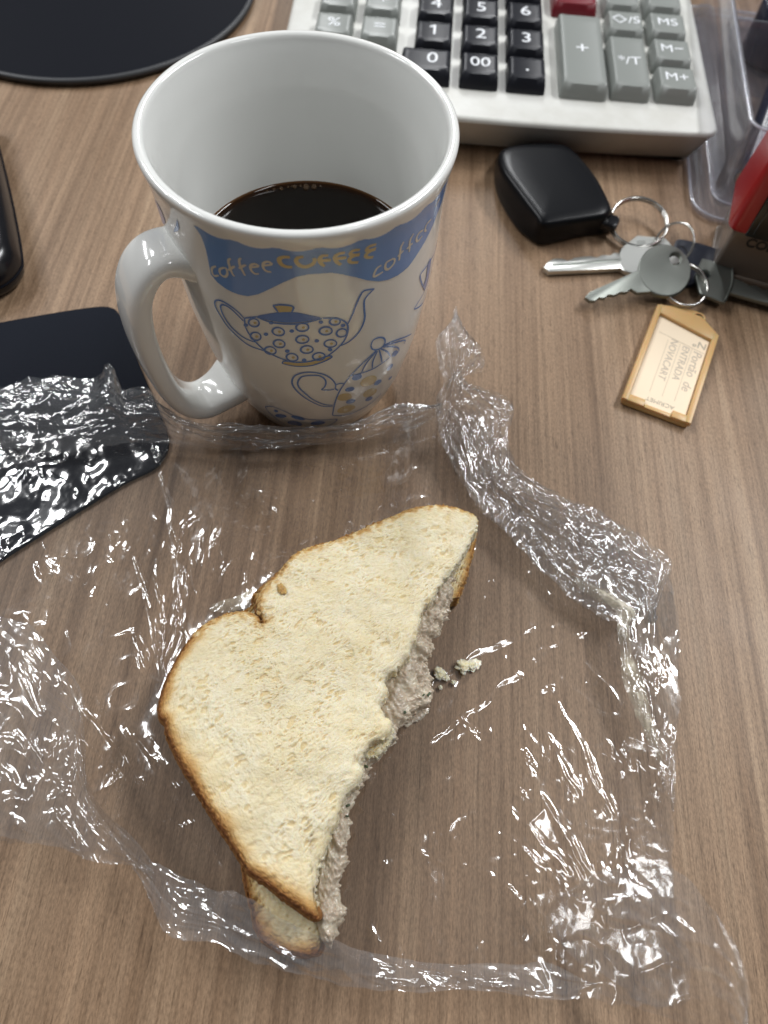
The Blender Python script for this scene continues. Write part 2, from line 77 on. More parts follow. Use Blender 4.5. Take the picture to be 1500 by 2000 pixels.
TOP_SLICE = [[32.1,113.5],[30.7,115.5],[28.5,116.3],[25.2,117.3],[22.1,117.6],[17.6,117.4],[13.4,116.1],[9.5,114.8],[5.6,112.6],[1.0,109.9],[-3.5,107.0],[-7.6,104.1],[-11.6,101.7],[-15.3,99.5],[-18.9,97.7],[-22.9,96.2],[-26.2,94.4],[-28.4,92.4],[-30.0,89.6],[-31.9,85.9],[-34.4,82.3],[-36.2,79.3],[-37.0,75.8],[-36.6,73.0],[-35.4,70.6],[-33.9,68.8],[-34.7,70.2],[-36.2,70.9],[-38.5,71.5],[-40.9,71.8],[-42.9,71.4],[-45.8,70.5],[-48.2,69.0],[-50.9,66.9],[-53.1,64.5],[-54.8,61.8],[-56.2,59.0],[-57.3,56.2],[-58.0,53.7],[-58.9,50.5],[-59.4,47.3],[-59.8,44.0],[-59.9,41.1],[-58.7,38.2],[-56.6,36.8],[-55.9,34.2],[-54.0,31.2],[-51.7,28.1],[-49.3,25.2],[-46.5,22.2],[-43.8,18.9],[-40.8,15.8],[-38.1,12.7],[-35.2,9.7],[-32.5,6.7],[-29.7,3.9],[-27.4,1.4],[-24.5,-0.1],[-21.4,-1.5],[-18.1,-3.5],[-14.8,-5.3],[-12.4,-6.6],[-10.2,-7.6],[-8.5,-8.2],[-7.6,-7.5],[-8.6,-4.9],[-9.7,-2.5],[-9.6,-0.1],[-9.0,1.4],[-9.5,3.2],[-8.4,5.6],[-7.7,7.9],[-7.2,11.2],[-5.9,13.8],[-5.0,16.4],[-4.6,19.2],[-4.4,20.9],[-3.1,22.5],[-1.6,24.2],[-0.3,25.1],[-0.3,26.8],[0.6,28.9],[-0.5,30.3],[-0.3,31.9],[0.8,34.6],[2.4,37.0],[3.8,36.8],[5.8,38.0],[7.5,40.2],[7.5,42.8],[5.7,44.2],[4.5,45.3],[3.6,47.0],[4.5,48.8],[5.8,50.8],[4.9,53.0],[4.5,54.9],[5.6,56.6],[7.2,57.6],[9.2,59.5],[11.0,62.0],[12.0,65.7],[13.5,69.7],[14.1,73.7],[14.7,77.5],[15.7,79.8],[17.3,81.6],[18.9,85.1],[20.8,88.3],[23.2,91.9],[25.9,96.3],[27.0,99.1],[28.8,101.7],[29.5,104.9],[31.2,108.1],[31.8,110.8]]
BOTTOM_SLICE = [[31.7,118.6],[33.3,111.7],[31.3,103.6],[30.9,99.1],[28.9,92.0],[26.8,88.1],[23.2,88.3],[17.7,81.0],[11.9,70.0],[5.4,57.8],[-0.1,46.3],[-5.5,33.8],[-8.4,22.1],[-9.6,11.2],[-9.0,0.9],[-8.1,-6.5],[-6.6,-12.4],[-6.8,-16.1],[-10.1,-17.1],[-12.9,-17.2],[-18.2,-16.5],[-22.3,-14.8],[-25.2,-11.5],[-26.9,-7.0],[-29.5,-1.6],[-30.8,3.0],[-34.2,7.9],[-42.7,18.0],[-52.5,29.9],[-58.2,38.3],[-60.6,45.8],[-60.1,58.6],[-54.1,69.2],[-45.3,75.3],[-40.1,79.3],[-41.1,82.8],[-37.8,86.7],[-34.2,91.1],[-25.0,100.2],[-8.3,109.6],[9.0,119.4],[21.6,122.8]]
FILLING = [[25.7,93.3],[23.8,89.4],[24.2,86.7],[23.7,83.5],[23.9,80.3],[21.6,75.9],[20.1,72.4],[17.9,69.3],[17.4,66.3],[17.4,63.1],[18.4,60.1],[18.2,57.0],[19.9,54.3],[18.8,51.3],[17.0,49.0],[14.0,46.5],[10.8,43.4],[8.9,40.4],[7.1,37.0],[5.1,33.9],[2.3,31.1],[1.0,28.2],[-0.4,24.5],[-1.3,21.0],[-1.7,16.9],[-1.6,12.6],[-2.4,9.0],[-2.6,5.1],[-2.9,1.3],[-3.0,-1.8],[-2.3,-5.4],[-2.7,-8.5],[-2.6,-11.9],[-3.1,-14.5],[-5.4,-14.4],[-7.0,-13.2],[-8.5,-8.8],[-10.2,-1.7],[-8.9,8.5],[-5.9,20.7],[-2.5,30.7],[0.7,45.7],[4.1,61.8],[13.0,76.0],[17.4,88.8]]
DROOP = [[0.5,32.9],[3.9,33.5],[7.3,37.0],[8.5,40.7],[7.5,44.3],[3.2,41.7],[1.0,37.9]]
STRAND = [[-0.7,12.3,4],[0.3,17.9,4],[1.7,22.9,4],[5.0,26.1,4],[8.5,30.1,4],[11.4,34.0,4]]
CRUMBS = [[22.6,64.4],[25.0,63.0],[30.5,67.2],[33.3,68.0],[27.7,61.8],[23.5,59.8]]
NOTCH_SMEAR = [[-54.7,78.2],[-55.7,80.8],[-51.2,82.7],[-46.3,84.9],[-41.5,87.4],[-40.5,81.3],[-45.4,79.2]]
RIGHT_SMEARS = [[[18.1,63.4],[21.7,66.8],[26.4,69.0],[30.1,68.3],[28.2,65.3],[24.6,61.9],[21.7,58.0],[19.5,54.5],[16.6,52.9],[17.0,58.8]],[[31.2,68.4],[34.0,70.5],[36.6,69.9],[36.0,67.4],[32.9,65.8]],[[9.7,32.6],[12.4,36.1],[14.6,36.0],[13.5,33.8],[11.1,31.5]],[[3.9,26.1],[5.9,29.6],[9.2,31.6],[9.9,30.2],[7.3,27.3],[5.3,24.8]],[[-0.6,17.4],[0.9,22.1],[3.1,24.6],[4.5,23.3],[2.6,19.7],[1.2,15.0]],[[12.4,46.4],[16.4,48.4],[20.3,51.9],[18.5,53.8],[14.8,49.8]]]
FILL_R = [[26.6,95.0],[24.5,90.7],[24.7,87.9],[24.0,84.6],[24.3,81.4],[21.9,77.0],[20.0,73.3],[18.2,70.3],[17.7,67.2],[17.7,64.0],[18.9,61.0],[18.4,57.8],[20.2,55.1],[19.0,52.0],[17.3,49.6],[14.2,47.2],[11.0,44.0],[9.3,41.0],[7.2,37.5],[5.1,34.4],[2.3,31.5],[1.1,28.5],[-0.4,24.9],[-1.3,21.3],[-1.8,17.2],[-1.6,12.7],[-2.4,9.1],[-2.6,5.2],[-2.6,1.4],[-3.0,-1.8],[-2.2,-5.4],[-2.7,-8.6],[-2.5,-12.0],[-2.8,-15.1]]
FILL_L = [[19.1,95.8],[16.1,86.2],[11.5,76.9],[7.1,67.9],[3.6,59.3],[0.7,46.3],[-2.8,34.0],[-6.2,22.3],[-8.5,10.0],[-9.9,-1.7],[-8.6,-8.9],[-6.0,-14.9]]
SHEET = [[19.0,171.3],[-12.6,155.7],[-43.8,149.6],[-84.8,146.3],[-119.9,144.5],[-164.6,137.5],[-116.3,3.3],[-88.2,4.2],[-61.9,0.9],[-53.2,-11.4],[-33.4,-17.3],[-4.5,-21.2],[12.6,-22.9],[39.2,-21.0],[64.6,-22.1],[87.0,-23.4],[95.7,-21.0],[96.6,-7.7],[94.6,6.3],[96.5,25.8],[100.4,48.8],[106.0,96.4],[101.5,113.8],[81.8,126.5],[55.4,140.4],[44.7,156.8],[33.4,172.8]]
TWIST_L = [[16.9,197.1,25],[14.1,186.9,25],[15.1,179.5,22],[18.6,172.0,18],[15.8,163.1,15],[18.8,150.5,10],[24.2,139.9,8],[33.2,125.0,7],[46.3,112.3,6],[57.0,101.4,6],[67.0,92.5,7],[80.1,83.2,8],[81.5,75.4,8]]
TWIST_R = [[24.8,201.8,20],[31.9,189.9,18],[33.6,182.3,15],[25.8,172.1,18],[45.6,167.3,12],[43.9,154.4,8],[48.5,142.4,6],[56.3,137.5,5],[69.5,130.7,5],[81.5,126.6,5],[99.8,112.8,5],[102.5,104.2,5],[103.7,95.6,5]]
RIGHT_L = [[79.7,87.0,10],[79.9,78.1,10],[81.5,68.6,8],[84.0,58.9,8],[87.4,48.2,7],[90.2,41.0,6],[91.1,30.8,5]]
RIGHT_R = [[102.7,105.7,6],[103.0,85.4,5],[101.1,69.4,5],[100.0,56.2,4],[97.9,48.1,4],[96.5,32.8,4],[96.3,24.0,5]]
RIDGE_U = [[16.0,170.0,14],[-1.4,160.4,13],[-14.3,152.7,12],[-27.4,149.2,11],[-42.6,147.6,11],[-59.8,147.4,11],[-72.7,146.1,12],[-84.2,150.6,16],[-90.8,155.0,20],[-101.6,157.3,14],[-106.6,164.8,20],[-114.5,163.6,12],[-130.8,162.3,12],[-149.2,156.0,10],[-164.2,148.8,10]]
RIDGE_L = [[21.2,159.0,3],[3.4,155.3,4],[-12.1,150.1,4],[-27.5,147.4,4],[-42.6,143.5,4],[-59.8,141.7,4],[-73.4,141.7,4],[-84.8,141.7,5],[-91.9,139.9,6],[-100.6,139.2,5],[-108.8,137.2,5],[-115.6,134.2,5],[-124.7,132.6,5],[-144.0,133.3,5],[-160.2,130.8,5]]
BUNCH_U = [[-137.4,71.5,8],[-120.2,67.9,10],[-108.9,64.7,11],[-96.5,55.7,11],[-88.3,47.0,9],[-84.2,36.5,9],[-80.2,22.2,9],[-70.2,11.8,10],[-58.9,7.4,10]]
BUNCH_L = [[-109.8,3.1,14],[-97.3,3.9,14],[-87.9,3.2,16],[-79.5,3.3,16],[-69.7,0.9,14],[-63.3,1.2,12],[-58.9,0.3,12],[-54.4,-2.8,10],[-50.3,-7.5,10]]
FRONT_U = [[-66.5,5.7,5],[-56.6,2.4,6],[-40.6,-2.8,8],[-27.7,-4.2,18],[-16.0,-9.2,19],[-5.0,-11.8,19],[6.1,-15.1,9],[24.5,-16.4,5],[45.5,-14.8,5],[65.8,-13.7,8]]
FRONT_L = [[-54.6,-4.5,16],[-49.8,-11.8,16],[-45.3,-14.6,14],[-31.5,-16.6,14],[-17.5,-20.1,14],[-4.1,-22.1,12],[12.2,-23.4,10],[31.2,-21.7,8],[47.6,-22.2,8],[69.4,-22.3,8]]
FLAP_U = [[58.1,4.2,24],[65.2,8.9,28],[78.7,11.2,32],[86.8,5.8,36],[91.1,-5.5,42],[91.5,-13.3,44],[90.7,-20.9,44]]
FLAP_L = [[53.2,0.5,4],[57.2,-9.2,4],[63.7,-17.1,5],[72.2,-21.3,8],[82.0,-23.2,14],[88.1,-24.0,24],[89.4,-25.4,34]]
SMEAR_L = [[64.1,98.0,9],[71.4,92.6,10],[78.6,88.3,11],[79.3,82.1,11],[80.2,71.3,10],[82.2,59.9,10],[85.3,50.8,9],[88.5,43.5,8],[91.4,37.9,7]]
SMEAR_R = [[66.5,100.1,9],[75.1,95.8,10],[86.1,89.0,11],[83.8,82.6,11],[85.2,71.7,10],[87.9,62.0,10],[89.5,52.7,9],[91.4,44.6,8],[93.6,38.8,7]]
CREASES = [[[[-89.0,143.0],[-83.5,129.9],[-78.1,117.3],[-72.6,103.3],[-67.7,86.1],[-65.9,71.5],[-67.1,59.2]],1.1,0.5],[[[-78.0,115.2],[-70.6,99.5],[-63.1,80.9]],0.9,0.4],[[[-86.6,97.9],[-77.6,81.4],[-71.1,69.3],[-65.7,55.9]],1.0,0.45],[[[-78.1,90.9],[-70.9,76.5],[-65.6,64.5]],0.8,0.4],[[[-67.4,78.7],[-64.7,71.6],[-62.4,65.6]],0.8,0.4],[[[-89.3,44.0],[-73.9,31.2],[-60.1,19.0],[-43.6,5.6],[-34.9,-1.0]],1.1,0.5],[[[-75.0,38.8],[-58.5,25.7],[-41.2,9.2]],1.3,0.5],[[[-87.6,34.6],[-69.9,21.1]],0.9,0.4],[[[-117.7,95.0],[-109.9,89.8],[-100.6,85.0]],1.6,0.5],[[[-119.5,91.9],[-111.8,83.9]],1.6,0.5],[[[-87.3,67.8],[-77.3,68.7],[-70.7,58.9]],1.0,0.4],[[[-80.2,70.2],[-72.0,57.0]],0.9,0.4],[[[61.2,59.4],[68.1,46.1],[72.3,34.1],[77.2,25.7]],1.2,0.5],[[[38.0,28.4],[48.2,21.9],[57.3,14.2],[63.2,9.2]],1.2,0.5],[[[54.6,29.0],[60.6,21.5],[65.0,14.8],[69.1,7.0]],1.2,0.5],[[[69.7,46.3],[73.2,35.7],[75.2,29.9]],0.8,0.4],[[[19.2,41.7],[38.5,58.2],[57.5,75.4],[79.0,85.5]],1.5,0.4],[[[16.7,58.0],[38.4,75.5],[64.9,86.1]],1.5,0.35],[[[38.0,28.4],[46.7,30.6],[52.2,28.1]],1.1,0.5],[[[5.6,-7.0],[9.0,-13.0],[16.5,-18.5]],1.3,0.5],[[[-53.1,123.0],[-43.5,121.8],[-35.3,117.2]],1.4,0.5],[[[-48.2,127.8],[-39.3,125.4]],1.2,0.45],[[[-64.1,108.2],[-61.2,96.4]],1.2,0.5],[[[-60.2,100.4],[-56.6,111.0]],1.2,0.5],[[[-54.1,89.3],[-52.3,97.2],[-48.1,98.6]],1.3,0.5],[[[-46.5,94.8],[-44.0,88.3]],1.2,0.5],[[[-71.4,97.4],[-71.2,109.6],[-68.4,114.0]],0.9,0.4],[[[30.3,50.9],[35.4,45.0],[43.5,39.4]],1.1,0.5],[[[56.7,50.0],[62.8,37.9],[68.8,29.4]],1.1,0.45],[[[38.9,16.9],[46.6,16.1],[55.6,8.6],[62.9,3.8]],1.2,0.5],[[[13.0,13.5],[25.4,9.0],[39.0,7.3],[49.4,0.2]],1.2,0.4],[[[-78.3,95.8],[-71.3,76.5],[-67.0,60.9]],1.0,0.4]]
CLUSTERS = [[-129.7,125.2,8.1,9,-57.0,12.7],[-122.3,132.7,8.3,8,-91.0,9.6],[-108.8,118.5,9.9,10,-59.0,13.4],[-92.3,101.4,8.5,18,-47.0,14.5],[-122.1,94.6,13.0,10,-41.0,12.5],[-91.7,74.6,15.7,18,-33.0,11.4],[-106.0,64.4,15.3,18,-48.0,9.4],[-77.6,104.8,11.4,14,-69.0,12.4],[-52.7,99.2,13.1,14,-62.0,12.0],[-43.0,118.6,17.6,12,-16.0,11.6],[-25.4,129.0,18.1,8,-6.0,9.6],[-11.5,144.0,18.9,8,-28.0,12.2],[37.0,48.3,8.1,22,-58.0,10.9],[48.4,44.5,9.6,26,-58.0,10.6],[54.9,40.3,9.5,22,-59.0,8.9],[43.6,63.7,13.5,12,-59.0,6.5],[55.9,84.3,16.1,14,-39.0,6.8],[69.3,69.4,12.0,12,-61.0,6.5],[76.0,42.1,11.1,18,-66.0,10.3],[66.1,38.2,9.4,16,-65.0,10.3],[86.8,35.3,9.4,20,-73.0,7.2],[77.4,17.2,10.3,22,-59.0,8.0],[61.7,10.4,10.0,22,-35.0,8.2],[48.0,8.0,11.3,18,-24.0,7.1],[31.3,13.5,13.0,14,-24.0,6.6],[15.3,25.1,10.5,10,-34.0,6.0],[10.4,6.5,8.5,12,-53.0,6.9],[40.6,-10.6,9.3,16,-13.0,9.8],[53.6,-10.9,9.3,16,-33.0,9.1],[63.4,-16.3,10.5,16,-56.0,7.2],[24.7,-10.6,12.0,14,-22.0,5.5],[11.6,-10.3,8.0,14,-52.0,6.5],[-41.0,7.9,9.9,14,-40.0,7.5],[-54.0,19.5,10.3,12,-40.0,11.0],[-67.4,30.2,9.2,10,-40.0,9.9],[-40.4,-10.4,9.3,12,-30.0,5.7],[97.2,73.6,7.0,20,-86.0,8.6],[95.1,53.2,6.6,16,-86.0,7.9],[-65.0,7.4,8.5,14,-30.0,6.2],[21.6,104.2,5.7,3,-28.0,5.5],[40.0,96.1,9.3,6,5.0,7.3],[33.1,80.4,7.1,6,-59.0,8.7]]
PAD = [[-193.9,184.4],[-166.1,195.9],[-146.9,203.2],[-131.0,208.5],[-123.6,209.4],[-119.1,206.4],[-114.1,197.6],[-101.5,175.9],[-88.9,154.6],[-84.5,145.5],[-84.5,138.5],[-87.4,132.5],[-97.1,124.9],[-110.5,111.7],[-131.4,90.5],[-150.0,69.1]]
FOB_TOP = [[40.5,316.5],[44.4,320.5],[49.9,322.8],[58.7,324.8],[68.4,326.1],[74.8,323.5],[81.0,314.4],[86.6,302.5],[89.7,292.2],[91.7,283.3],[90.2,279.0],[87.5,277.0],[73.3,272.2],[60.2,268.6],[56.9,272.8],[49.4,287.0],[42.4,300.7],[40.2,309.7]]
FOB_BASE = [[40.7,326.1],[43.9,331.3],[51.7,334.8],[74.0,337.8],[85.2,327.3],[97.4,289.6],[94.9,281.9],[81.0,277.1],[64.6,270.0],[58.4,270.9],[50.3,279.5],[43.1,294.6],[39.8,308.2]]


# ------------------------------------------------------------------ noise
_rng = np.random.RandomState(7)
_perm = _rng.permutation(512).astype(np.int64)
_grad = _rng.rand(512) * 2 * np.pi
_gx, _gy = np.cos(_grad), np.sin(_grad)
_jx, _jy = _rng.rand(512), _rng.rand(512)
def _h(ix, iy):
    return _perm[(_perm[ix & 511] + iy) & 511]
def perlin(x, y):
    ix, iy = np.floor(x).astype(np.int64), np.floor(y).astype(np.int64)
    fx, fy = x - ix, y - iy
    u, v = fx**3*(fx*(fx*6-15)+10), fy**3*(fy*(fy*6-15)+10)
    def g(a, b):
        k = _h(ix + a, iy + b); return _gx[k]*(fx-a) + _gy[k]*(fy-b)
    n0 = g(0, 0)*(1-u) + g(1, 0)*u
    n1 = g(0, 1)*(1-u) + g(1, 1)*u
    return (n0*(1-v) + n1*v) * 1.5
def fbm(x, y, o=4, gain=0.5):
    s = 0; a = 1
    for k in range(o):
        s = s + a*perlin(x*2**k + 17.3*k, y*2**k + 9.1*k); a *= gain
    return s
def worley(x, y, ids=False):
    cell = np.zeros(x.shape)
    ix, iy = np.floor(x).astype(np.int64), np.floor(y).astype(np.int64)
    d1 = np.full(x.shape, 9.0); d2 = np.full(x.shape, 9.0)
    for a in (-1, 0, 1):
        for b in (-1, 0, 1):
            k = _h(ix+a, iy+b)
            d = np.hypot(ix+a+_jx[k]-x, iy+b+_jy[k]-y)
            cell = np.where(d < d1, _jx[(k*7+3) & 511], cell)
            d2 = np.where(d < d1, d1, np.minimum(d2, d)); d1 = np.minimum(d1, d)
    return (d1, d2, cell) if ids else (d1, d2)
def smooth01(t):
    t = np.clip(t, 0, 1); return t*t*(3-2*t)

# ------------------------------------------------------------------ mesh helpers
def link(name, me, mat, parent):
    o = bpy.data.objects.new(name, me)
    COL.objects.link(o)
    if mat is not None: me.materials.append(mat)
    if parent is not None: o.parent = parent
    return o
def origin(parent):
    p = np.zeros(3)
    while parent is not None:
        p = p + np.array(parent.location); parent = parent.parent
    return p
def mk(name, V, F, mat, parent=None, smooth=True, attrs=None, loc=None):
    """one mesh object; V in mm on the desk; loc (mm) is the origin of a top-level mesh"""
    V = np.asarray(V, float)*S - origin(parent)
    if loc is not None: V = V - np.array(loc)*S
    me = bpy.data.meshes.new(name)
    if isinstance(F, np.ndarray) and F.ndim == 2:
        n, k = F.shape
        me.vertices.add(len(V)); me.vertices.foreach_set('co', V.astype(np.float32).ravel())
        me.loops.add(n*k); me.loops.foreach_set('vertex_index', F.astype(np.int32).ravel())
        me.polygons.add(n)
        me.polygons.foreach_set('loop_start', np.arange(0, n*k, k, dtype=np.int32))
        me.update(calc_edges=True)
    else:
        me.from_pydata([tuple(v) for v in V], [], [tuple(f) for f in F]); me.update()
    me.polygons.foreach_set('use_smooth', np.full(len(me.polygons), bool(smooth)))
    if attrs:
        for k, a in attrs.items():
            at = me.attributes.new(k, 'FLOAT', 'POINT'); at.data.foreach_set('value', np.asarray(a, np.float32))
    o = link(name, me, mat, parent)
    if loc is not None: o.location = np.array(loc)*S
    return o
def sharp(o, ang=35):
    o.data.set_sharp_from_angle(angle=R(ang))
def grid_faces(nu, nv, cu=False, cv=False):
    i = np.arange(nu if cu else nu-1); j = np.arange(nv if cv else nv-1)
    I, J = np.meshgrid(i, j, indexing='ij'); I = I.ravel(); J = J.ravel()
    I2, J2 = (I+1) % nu, (J+1) % nv
    return np.stack([I*nv+J, I2*nv+J, I2*nv+J2, I*nv+J2], 1)
def tag(o, label, cat, group=None):
    o['label'] = label; o['category'] = cat
    if group: o['group'] = group
    return o
def thing(name, label, cat, loc, group=None):
    o = bpy.data.objects.new(name, None); COL.objects.link(o)
    o.empty_display_size = 0.01
    o.location = Vector(loc)*S
    return tag(o, label, cat, group)
def resample(P, n, closed=False):
    P = np.asarray(P, float)
    if closed: P = np.vstack([P, P[:1]])
    d = np.r_[0, np.cumsum(np.linalg.norm(np.diff(P, axis=0), axis=1))]
    t = np.linspace(0, d[-1], n, endpoint=not closed)
    return np.stack([np.interp(t, d, P[:, k]) for k in range(P.shape[1])], 1)
def spline(P, n, closed=False):
    """Catmull-Rom through P, then n even samples"""
    P = np.asarray(P, float)
    Q = np.vstack([P[-1:], P, P[:2]]) if closed else np.vstack([2*P[:1]-P[1:2], P, 2*P[-1:]-P[-2:-1]])
    out = []
    for i in range(1, len(Q)-2):
        t = np.linspace(0, 1, 10, endpoint=False)[:, None]
        a, b, c, d = Q[i-1], Q[i], Q[i+1], Q[i+2]
        out.append(0.5*(2*b + (c-a)*t + (2*a-5*b+4*c-d)*t**2 + (3*b-a-3*c+d)*t**3))
    out = np.vstack(out)
    if not closed: out = np.vstack([out, P[-1:]])
    return resample(out, n, closed)
def ccw(P):
    P = np.asarray(P, float); x, y = P[:, 0], P[:, 1]
    return P if (x*np.roll(y, -1) - np.roll(x, -1)*y).sum() > 0 else P[::-1]
def offset(P, d):
    """inward offset of a ccw polygon"""
    P = np.asarray(P, float)
    e = np.roll(P, -1, 0) - P; e /= np.linalg.norm(e, axis=1)[:, None] + 1e-9
    n = np.stack([-e[:, 1], e[:, 0]], 1); n0 = np.roll(n, 1, 0)
    b = n + n0; l = (b*n).sum(1)[:, None]
    return P + d*b/np.maximum(l, 0.5)
def prism(P, z0, z1, bev=0.0, seg=4, bev0=None, taper=0.0):
    """bevelled slab; returns V, F (mixed)"""
    P = ccw(P); n = len(P); rings = []
    b0 = bev if bev0 is None else bev0
    if b0 > 0:
        for k in range(seg):
            a = (k/seg)*math.pi/2; rings.append((b0*(1-math.sin(a)), z0 + b0*(1-math.cos(a))))
    rings.append((0.0, z0+b0)); rings.append((taper, z1-bev))
    if bev > 0:
        for k in range(1, seg+1):
            a = (k/seg)*math.pi/2; rings.append((taper+bev*(1-math.cos(a)), z1 - bev*(1-math.sin(a))))
    V = [np.c_[offset(P, d), np.full(n, z)] for d, z in rings]
    V = np.vstack(V); m_ = len(rings)
    F = [tuple(f) for f in grid_faces(m_, n, cv=True)[:, [0, 3, 2, 1]]]
    F.append(tuple(range(n))[::-1]); F.append(tuple(range((m_-1)*n, m_*n)))
    return V, F
def rrect(w, h, r, seg=5, cx=0, cy=0, rot=0):
    out = []
    for sx, sy, a0 in ((1, 1, 0), (-1, 1, 90), (-1, -1, 180), (1, -1, 270)):
        for k in range(seg+1):
            a = R(a0 + 90*k/seg); out.append((sx*(w/2-r)+r*math.cos(a), sy*(h/2-r)+r*math.sin(a)))
    P = np.array(out); c, s = math.cos(R(rot)), math.sin(R(rot))
    return np.stack([cx + P[:, 0]*c - P[:, 1]*s, cy + P[:, 0]*s + P[:, 1]*c], 1)
def join(*parts):
    V = []; F = []; o = 0
    for v, f in parts:
        v = np.asarray(v, float); V.append(v); F += [tuple(int(i)+o for i in g) for g in f]; o += len(v)
    return np.vstack(V), F
def tube(P, rad, n=10, closed=False, cap=True):
    P = np.asarray(P, float); m_ = len(P)
    T = (np.roll(P, -1, 0) - np.roll(P, 1, 0)) if closed else np.gradient(P, axis=0)
    T /= np.linalg.norm(T, axis=1)[:, None]
    rad = np.full(m_, rad) if np.isscalar(rad) else np.asarray(rad)
    ref = np.array([0, 0, 1.0]) if abs(T[0][2]) < 0.9 else np.array([1.0, 0, 0])
    V = []
    for i in range(m_):
        a = np.cross(T[i], ref); a /= np.linalg.norm(a); b = np.cross(a, T[i]); ref = b
        t = np.arange(n)/n*2*np.pi
        V.append(P[i] + rad[i]*(np.cos(t)[:, None]*a + np.sin(t)[:, None]*b))
    F = [tuple(f) for f in grid_faces(m_, n, cu=closed, cv=True)]
    if not closed and cap: F += [tuple(range(n))[::-1], tuple(range((m_-1)*n, m_*n))]
    return np.vstack(V), F
def lathe(prof, cx, cy, n=64):
    prof = np.asarray(prof, float); t = np.arange(n)/n*2*np.pi
    V = np.stack([cx + np.outer(prof[:, 0], np.cos(t)), cy + np.outer(prof[:, 0], np.sin(t)), np.repeat(prof[:, 1:2], n, 1)], -1).reshape(-1, 3)
    return V, [tuple(f) for f in grid_faces(len(prof), n, cv=True)[:, [0, 3, 2, 1]]]
def fill2d(P, step):
    """triangulate a closed outline with inner points, so that it can be bent over a curved surface"""
    P = ccw(P); n = len(P)
    lo, hi = P.min(0), P.max(0)
    X, Y = np.meshgrid(np.arange(lo[0], hi[0], step), np.arange(lo[1], hi[1], step))
    G = np.c_[X.ravel(), Y.ravel()]
    ins = inside(P, G[:, 0], G[:, 1])
    G = G[ins]
    pts = [Vector(p) for p in np.vstack([P, G])]
    v, e, f, *_ = geometry.delaunay_2d_cdt(pts, [(i, (i+1) % n) for i in range(n)], [tuple(range(n))], 1, 1e-4)
    return np.array([tuple(a) for a in v]), [tuple(a) for a in f]
def inside(P, x, y):
    r = np.zeros(x.shape, bool); j = len(P)-1
    for i in range(len(P)):
        xi, yi = P[i]; xj, yj = P[j]
        if yi != yj:
            r ^= ((yi > y) != (yj > y)) & (x < (xj-xi)*(y-yi)/(yj-yi)+xi)
        j = i
    return r
def dist_poly(P, x, y, closed=True):
    d = np.full(x.shape, 1e9); n = len(P)
    for i in range(n if closed else n-1):
        a = np.asarray(P[i], float); b = np.asarray(P[(i+1) % n], float); e = b-a
        t = np.clip(((x-a[0])*e[0] + (y-a[1])*e[1])/(e@e + 1e-9), 0, 1)
        d = np.minimum(d, (x-a[0]-t*e[0])**2 + (y-a[1]-t*e[1])**2)
    return np.sqrt(d)
def text_mesh(body, size, extrude=0.05, shear=0.0, bold=0.0):
    c = bpy.data.curves.new('lettering', 'FONT'); c.body = body; c.size = size
    c.align_x = 'CENTER'; c.align_y = 'CENTER'; c.extrude = extrude; c.shear = shear; c.resolution_u = 4; c.offset = bold
    o = bpy.data.objects.new('lettering', c); COL.objects.link(o)
    me = bpy.data.meshes.new_from_object(o.evaluated_get(bpy.context.evaluated_depsgraph_get()))
    V = np.array([v.co[:] for v in me.vertices]); F = [tuple(p.vertices) for p in me.polygons]
    bpy.data.objects.remove(o); bpy.data.curves.remove(c); bpy.data.meshes.remove(me)
    return V, F
def place(V, ox, oy, oz, ex=(1, 0, 0), ey=(0, 1, 0)):
    ex, ey = np.array(ex, float), np.array(ey, float); ez = np.cross(ex, ey)
    V = np.asarray(V); return np.array([ox, oy, oz]) + V[:, :1]*ex + V[:, 1:2]*ey + V[:, 2:3]*ez

